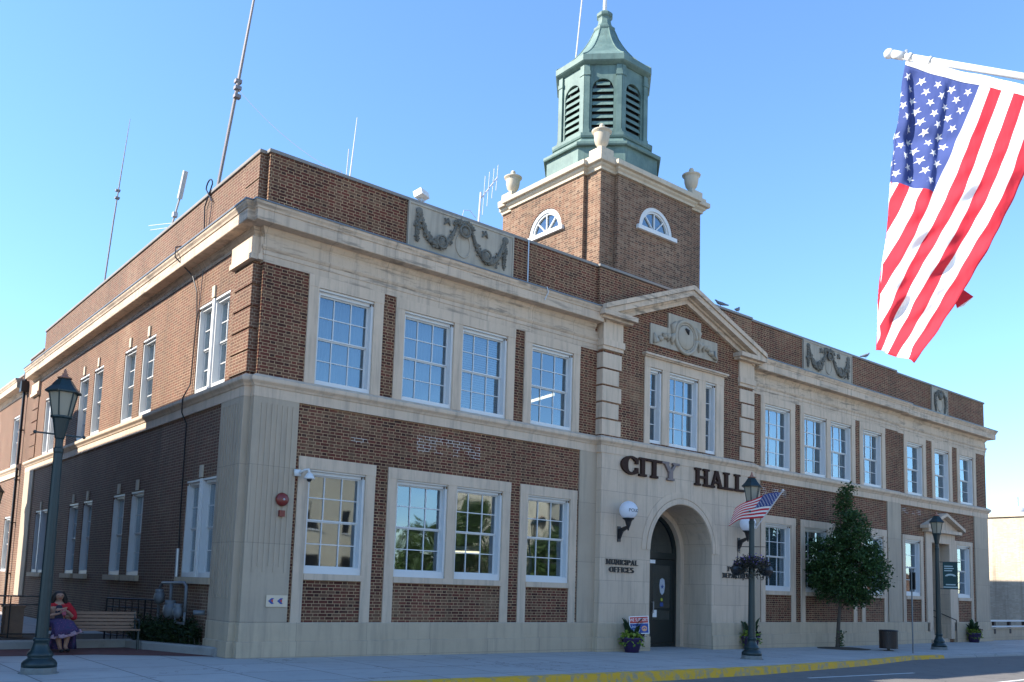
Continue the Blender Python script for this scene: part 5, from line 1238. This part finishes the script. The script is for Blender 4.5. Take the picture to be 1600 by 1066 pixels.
sk = mb.build('skirt', 'skirt', t, True); q = sk.modifiers.new('thick', 'SOLIDIFY'); q.thickness = .006
mb = MB(); loft(mb, [((.075, -.52, .41), (.25, .05, -1), .232, .115, .12), ((.085, -.52, .345), (.25, .15, -1), .255, .135, .17)], 42)
for i, (x, y, z) in enumerate(mb.v): mb.v[i] = (x, y, z+.014*math.sin(23*math.atan2(y+.52, x-.08)))
hm = mb.build('skirt_hem', 'skirt_hem', t, True); q = hm.modifiers.new('thick', 'SOLIDIFY'); q.thickness = .006
mb = MB(); n = 26; P = lambda f, z, r: (.06+r*math.cos(math.pi*f)*1.0, -.40+.10*math.sin(math.pi*f)+.03*math.sin(19*f+z*4), z)
for i in range(n):
    for z0, z1, r0, r1 in ((.42, .25, .20, .215), (.25, .06, .215, .235)): mb.face([P(i/n, z0, r0), P((i+1)/n, z0, r0), P((i+1)/n, z1, r1), P(i/n, z1, r1)])
us = mb.build('underskirt', 'skirt', t, True, True); q = us.modifiers.new('thick', 'SOLIDIFY'); q.thickness = .006
for s in (0, 1):
    c, d = [((.035, -.46, .03), (.005, -.07, 0)), ((.12, -.53, .052), (.01, -.08, -.01))][s]
    mb = MB(); mb.ball((c[0]+d[0]*.3, c[1]+d[1]*.3, c[2]+.004), .05, 10, 6, (.85, 1.9, .62)); mb.build('shoe', 'iron', t, True)
mb = MB(); mb.obox((-2.73, 2.485, .80), .075, .012, .14, 0, R(-35)); tag(mb.build('phone', 'phone'), 'small pinkish phone held in the hands of the sitting woman', 'phone')

# ------------------------------------------------------------ shrubs, meters, rails at the side wall
t = thing('juniper_shrub', 'low dark spreading juniper shrub in the kerbed bed beside the corner pier', 'shrub', (-.55, 2.4, .03))
mb = MB()
for k in range(1000):
    f = rnd.random(); base = Vector((-.30+.62*f+rnd.gauss(0, .10), 1.0-1.75*f+rnd.gauss(0, .2)+.25, .0)); d = Vector((rnd.gauss(.22-.35*f, .38), rnd.gauss(.05, .42), rnd.uniform(.55, 1.25))).normalized(); L = rnd.uniform(.40, .82)
    pts = [base+d*L*q+Vector((0, 0, -.10*q*q))+Vector((rnd.gauss(0, .022), rnd.gauss(0, .022), rnd.gauss(0, .022))) for q in [i/13 for i in range(1, 14)]]
    pts = [p if p.x < .36 else Vector((.36, p.y, p.z)) for p in pts]
    leaves(mb, pts, .09, -.1, .9, .32)
mb.build('foliage', 'juniper', t)
mb = MB()
for k in range(12): mb.tube([(-.1+.03*k, 1.2-.22*k, 0), (-.2+.03*k, 1.1-.22*k, .3)], [.015, .006], 5)
mb.build('stems', 'bark', t)
t = thing('gas_meter_set', 'grey gas meters and pipes against the shaded side wall above the juniper', 'gas meter', (-.5, 2.2, 0))
mb = MB(); mb.tube([(0, 1.3, .1), (0, 1.3, 1.15), (0, 1.28, 1.36), (0, 1.15, 1.45), (0, -.25, 1.47), (0, -.38, 1.40), (0, -.4, .85)], .035, 8); mb.tube([(0, .55, 1.46), (0, .55, .82)], .035, 8); mb.tube([(0, 1.3, 1.1), (0, 1.05, 1.1)], .045, 8); mb.tube([(0, .15, .95), (0, .15, .6), (0, -.4, .6), (0, -.4, .85)], .03, 8); mb.tube([(0, -.9, .86), (.2, -1.0, .86)], .05, 8); mb.build('pipe', 'meter_grey', t, True)
for y, z, r in ((1.12, 1.12, .16), (.35, .86, .20), (-.15, .84, .15)):
    mb = MB(); mb.ball((-.06, y, z), r, 14, 8, (.75, 1, 1)); mb.lathe([(r*.6, -.06), (r*.6, .06)], (-.06, y, z+r*.8), 12); mb.build('meter', 'meter_grey', t, True)
def railing(name, label, p, q, h, n, mat='iron', mid=True, bar=.012):
    t = thing(name, label, 'railing', p); v = Vector(q)-Vector(p); mb = MB()
    mb.tube([(0, 0, h), tuple(v+Vector((0, 0, h)))], .018, 6); mb.tube([(0, 0, .12), tuple(v+Vector((0, 0, .12)))], .014, 6)
    if mid: mb.tube([(0, 0, h-.2), tuple(v+Vector((0, 0, h-.2)))], .014, 6)
    mb.build('rail', mat, t)
    for k in range(n+1):
        c = v*(k/n); mb = MB(); mb.tube([tuple(c), tuple(c+Vector((0, 0, h)))], .02 if k % 6 == 0 else bar, 6); mb.build('baluster', mat, t)
    return t
railing('iron_railing', 'black iron railing behind the bench end above the juniper', (-1.05, 5.6, .03), (-.25, 4.3, .03), 1.0, 8)
railing('iron_railing', 'thin dark railing at the left photo edge beyond the street lamp', (-5.5, 6.6, .0), (-2.1, 6.6, .0), 1.02, 4, bar=.016)
t = thing('planter_box', 'brown wooden box standing behind the left railing', 'box', (-2.8, 7.0, .0))
mb = MB(); mb.box(-.2, .2, -.2, .2, 0, .74)
mb.build('body', 'wood', t); mb = MB(); mb.box(-.23, .23, -.23, .23, .74, .79); mb.build('lid', 'wood', t)

# ------------------------------------------------------------ far right: low wall, fence, cream building
mb = MB(); mb.box(35.4, 44.5, .35, .65, -.3, .38); mb.box(35.4, 44.5, .30, .70, .38, .44); tag(mb.build('low_wall', 'stone_base'), 'low grey concrete wall under the pale two-rail fence at the far right', 'wall')
t = thing('rail_fence', 'pale two-rail fence with dark posts at the far right edge', 'fence', (35.5, .3, -.14))
mb = MB(); mb.box(0, 8., -.03, .03, .86, .94); mb.build('rail', 'white', t); mb = MB(); mb.box(0, 8., -.03, .03, .60, .67); mb.build('rail', 'white', t)
for x in (.9, 2.6, 4.3, 6.0, 7.7):
    mb = MB(); mb.box(x-.09, x+.09, .035, .16, .30, .9); mb.build('post', 'rust', t)
t = thing('cream_building', 'cream painted brick building beyond the right corner, its wall half in shadow', 'building', (45.4, 0, 0))
mb = MB(); mb.box(0, 14, -3, 26, -.34, 6.35); mb.build('wall', 'cream', t)
mb = MB(); mb.box(-.1, 14.1, -3.1, 4.35, 6.35, 6.58); mb.box(-.1, 14.1, 4.351, 26.1, 6.35, 6.48); mb.build('coping', 'stone_urn', t)
t = thing('roof_vent', 'white domed vent on the cream building roof at the right photo edge', 'roof vent', (46.7, 3.4, 6.5))
mb = MB(); mb.lathe([(.65, 0), (.7, .2), (.62, .42), (.35, .55), (.05, .58)], (0, 0, 0), 18); mb.build('dome', 'white', t, True); mb = MB(); mb.tube([(-.1, -.25, .5), (-.1, -.25, 1.05)], .10, 8); mb.build('stack', 'white', t)

# ------------------------------------------------------------ neighbour across the alley (its shadow lies on the side wall)
t = thing('neighbour_building', 'tall dark brick neighbour across the alley left of the photo, shading the side wall', 'building', (-6, 0, 0))
mb = MB(); mb.box(-16, 0, 0, 9.56, -.34, 10.55); mb.box(-15.8, -.004, .004, 3.2, 10.5, 14.0); mb.box(-15.9, -.002, 9.561, 23.2, -.34, 10.06); mb.prism([(16.95, 10.06), (18.3, 10.06), (18.3, 11.2), (17.4, 11.6), (16.95, 11.6)], -1.2, -.003, lambda a, b, c: (b, a, c)); mb.build('wall', 'brick_dark', t)  # raised front block and dark tone added to keep light off alley and kerb
for k in range(6):
    for z in (1.2, 5.0):
        mb = MB(); mb.box(0, .05, 1.2+3.6*k, 2.4+3.6*k, z, z+1.9); mb.build('window', 'glass', t)
        mb = MB(); mb.box(0, .12, 1.1+3.6*k, 2.5+3.6*k, z-.13, z); mb.build('window_sill', 'stone_base', t)
# ------------------------------------------------------------ across the street, mirrored in the panes
def street_building(label, x0, x1, y, h, mat, n, fl):
    t = thing('street_building', label, 'building', (x0, y, -.1)); W = x1-x0; mb = MB(); mb.box(0, W, -12, 0, 0, h); mb.box(-.1, W+.1, -.2, .25, h-.5, h-.15); mb.box(-.1, W+.1, -12, .12, h, h+.25); mb.build('wall', mat, t)
    for f in range(fl):
        z = .8 if f == 0 else .8+3.4*f
        for k in range(n):
            x = W*(k+.5)/n; mb = MB(); mb.box(x-.55, x+.55, -.05, .02, z, z+(2.0 if f else 2.3)); mb.build('window', 'iron', t)
            mb = MB(); mb.box(x-.7, x+.7, -.02, .10, z-.15, z); mb.build('window_sill', 'white', t)
street_building('cream two storey building across the street mirrored in the first lower window', 9., 19.5, -28, 9.2, 'stucco', 4, 2)
street_building('pale building across the street mirrored in the lower window beside the arch', 31.5, 52., -27, 8.2, 'stucco', 7, 2)
street_building('low orange brick building far across the street mirrored in the right lower windows', 55., 95., -29, 4.6, 'brick_far', 9, 1)
for i, (x, y, h, r, lb) in enumerate(((22., -25.5, 5.6, 2.3, 'round leafy tree across the street mirrored in the lower double window, nearer the cream building'), (26.2, -26.5, 6.2, 2.6, 'tallest leafy tree across the street mirrored in the lower double window'), (30.6, -24.5, 5.0, 2.0, 'smaller leafy tree across the street mirrored beside the lamp reflection'))):
    t = thing('broadleaf_tree', ' '.join(lb.replace(',', '').split()[:16]), 'tree', (x, y, -.1), 0, 'trees across the street')
    mb = MB(); mb.tube([(0, 0, 0), (.1, 0, 1.6), (.0, .1, h*.75)], [.2, .16, .04], 8)
    for k in range(8): a = k*2.4; mb.tube([(.05, 0, 1.5+.25*k), (r*.6*math.cos(a), r*.6*math.sin(a), 2.4+.32*k)], [.07, .015], 5)
    mb.build('trunk', 'bark', t); mb = MB(); crown(mb, 150, 22, [(1.2, r*.4), (2., r*.9), (h*.55, r), (h*.8, r*.7), (h, r*.15)], .34, 2.0); mb.build('crown', 'street_leaf', t)

# ------------------------------------------------------------ lit tubes seen through the panes
def tube_light(label, p, q):
    t = thing('glow_tube', label, 'ceiling light', p); v = Vector(q)-Vector(p); mb = MB(); mb.tube([(0, 0, 0), tuple(v)], .045, 6); mb.build('tube', 'tube', t)
    mb = MB(); mb.tube([(0, 0, .07), tuple(v+Vector((0, 0, .07)))], .075, 6); mb.tube([(0, 0, .1), (0, 0, .6)], .01, 4); mb.build('housing', 'white', t)
tube_light('lit office tube lamp glowing inside the upper window beside the arch bay', (9.26, 2.1, 7.03), (9.12, .78, 7.05)); tube_light('warm glowing tube behind the lower double window', (6.10, 1.2, 2.47), (6.93, 1.2, 2.49))  # second one is a warm glowing bar hung low behind its pane
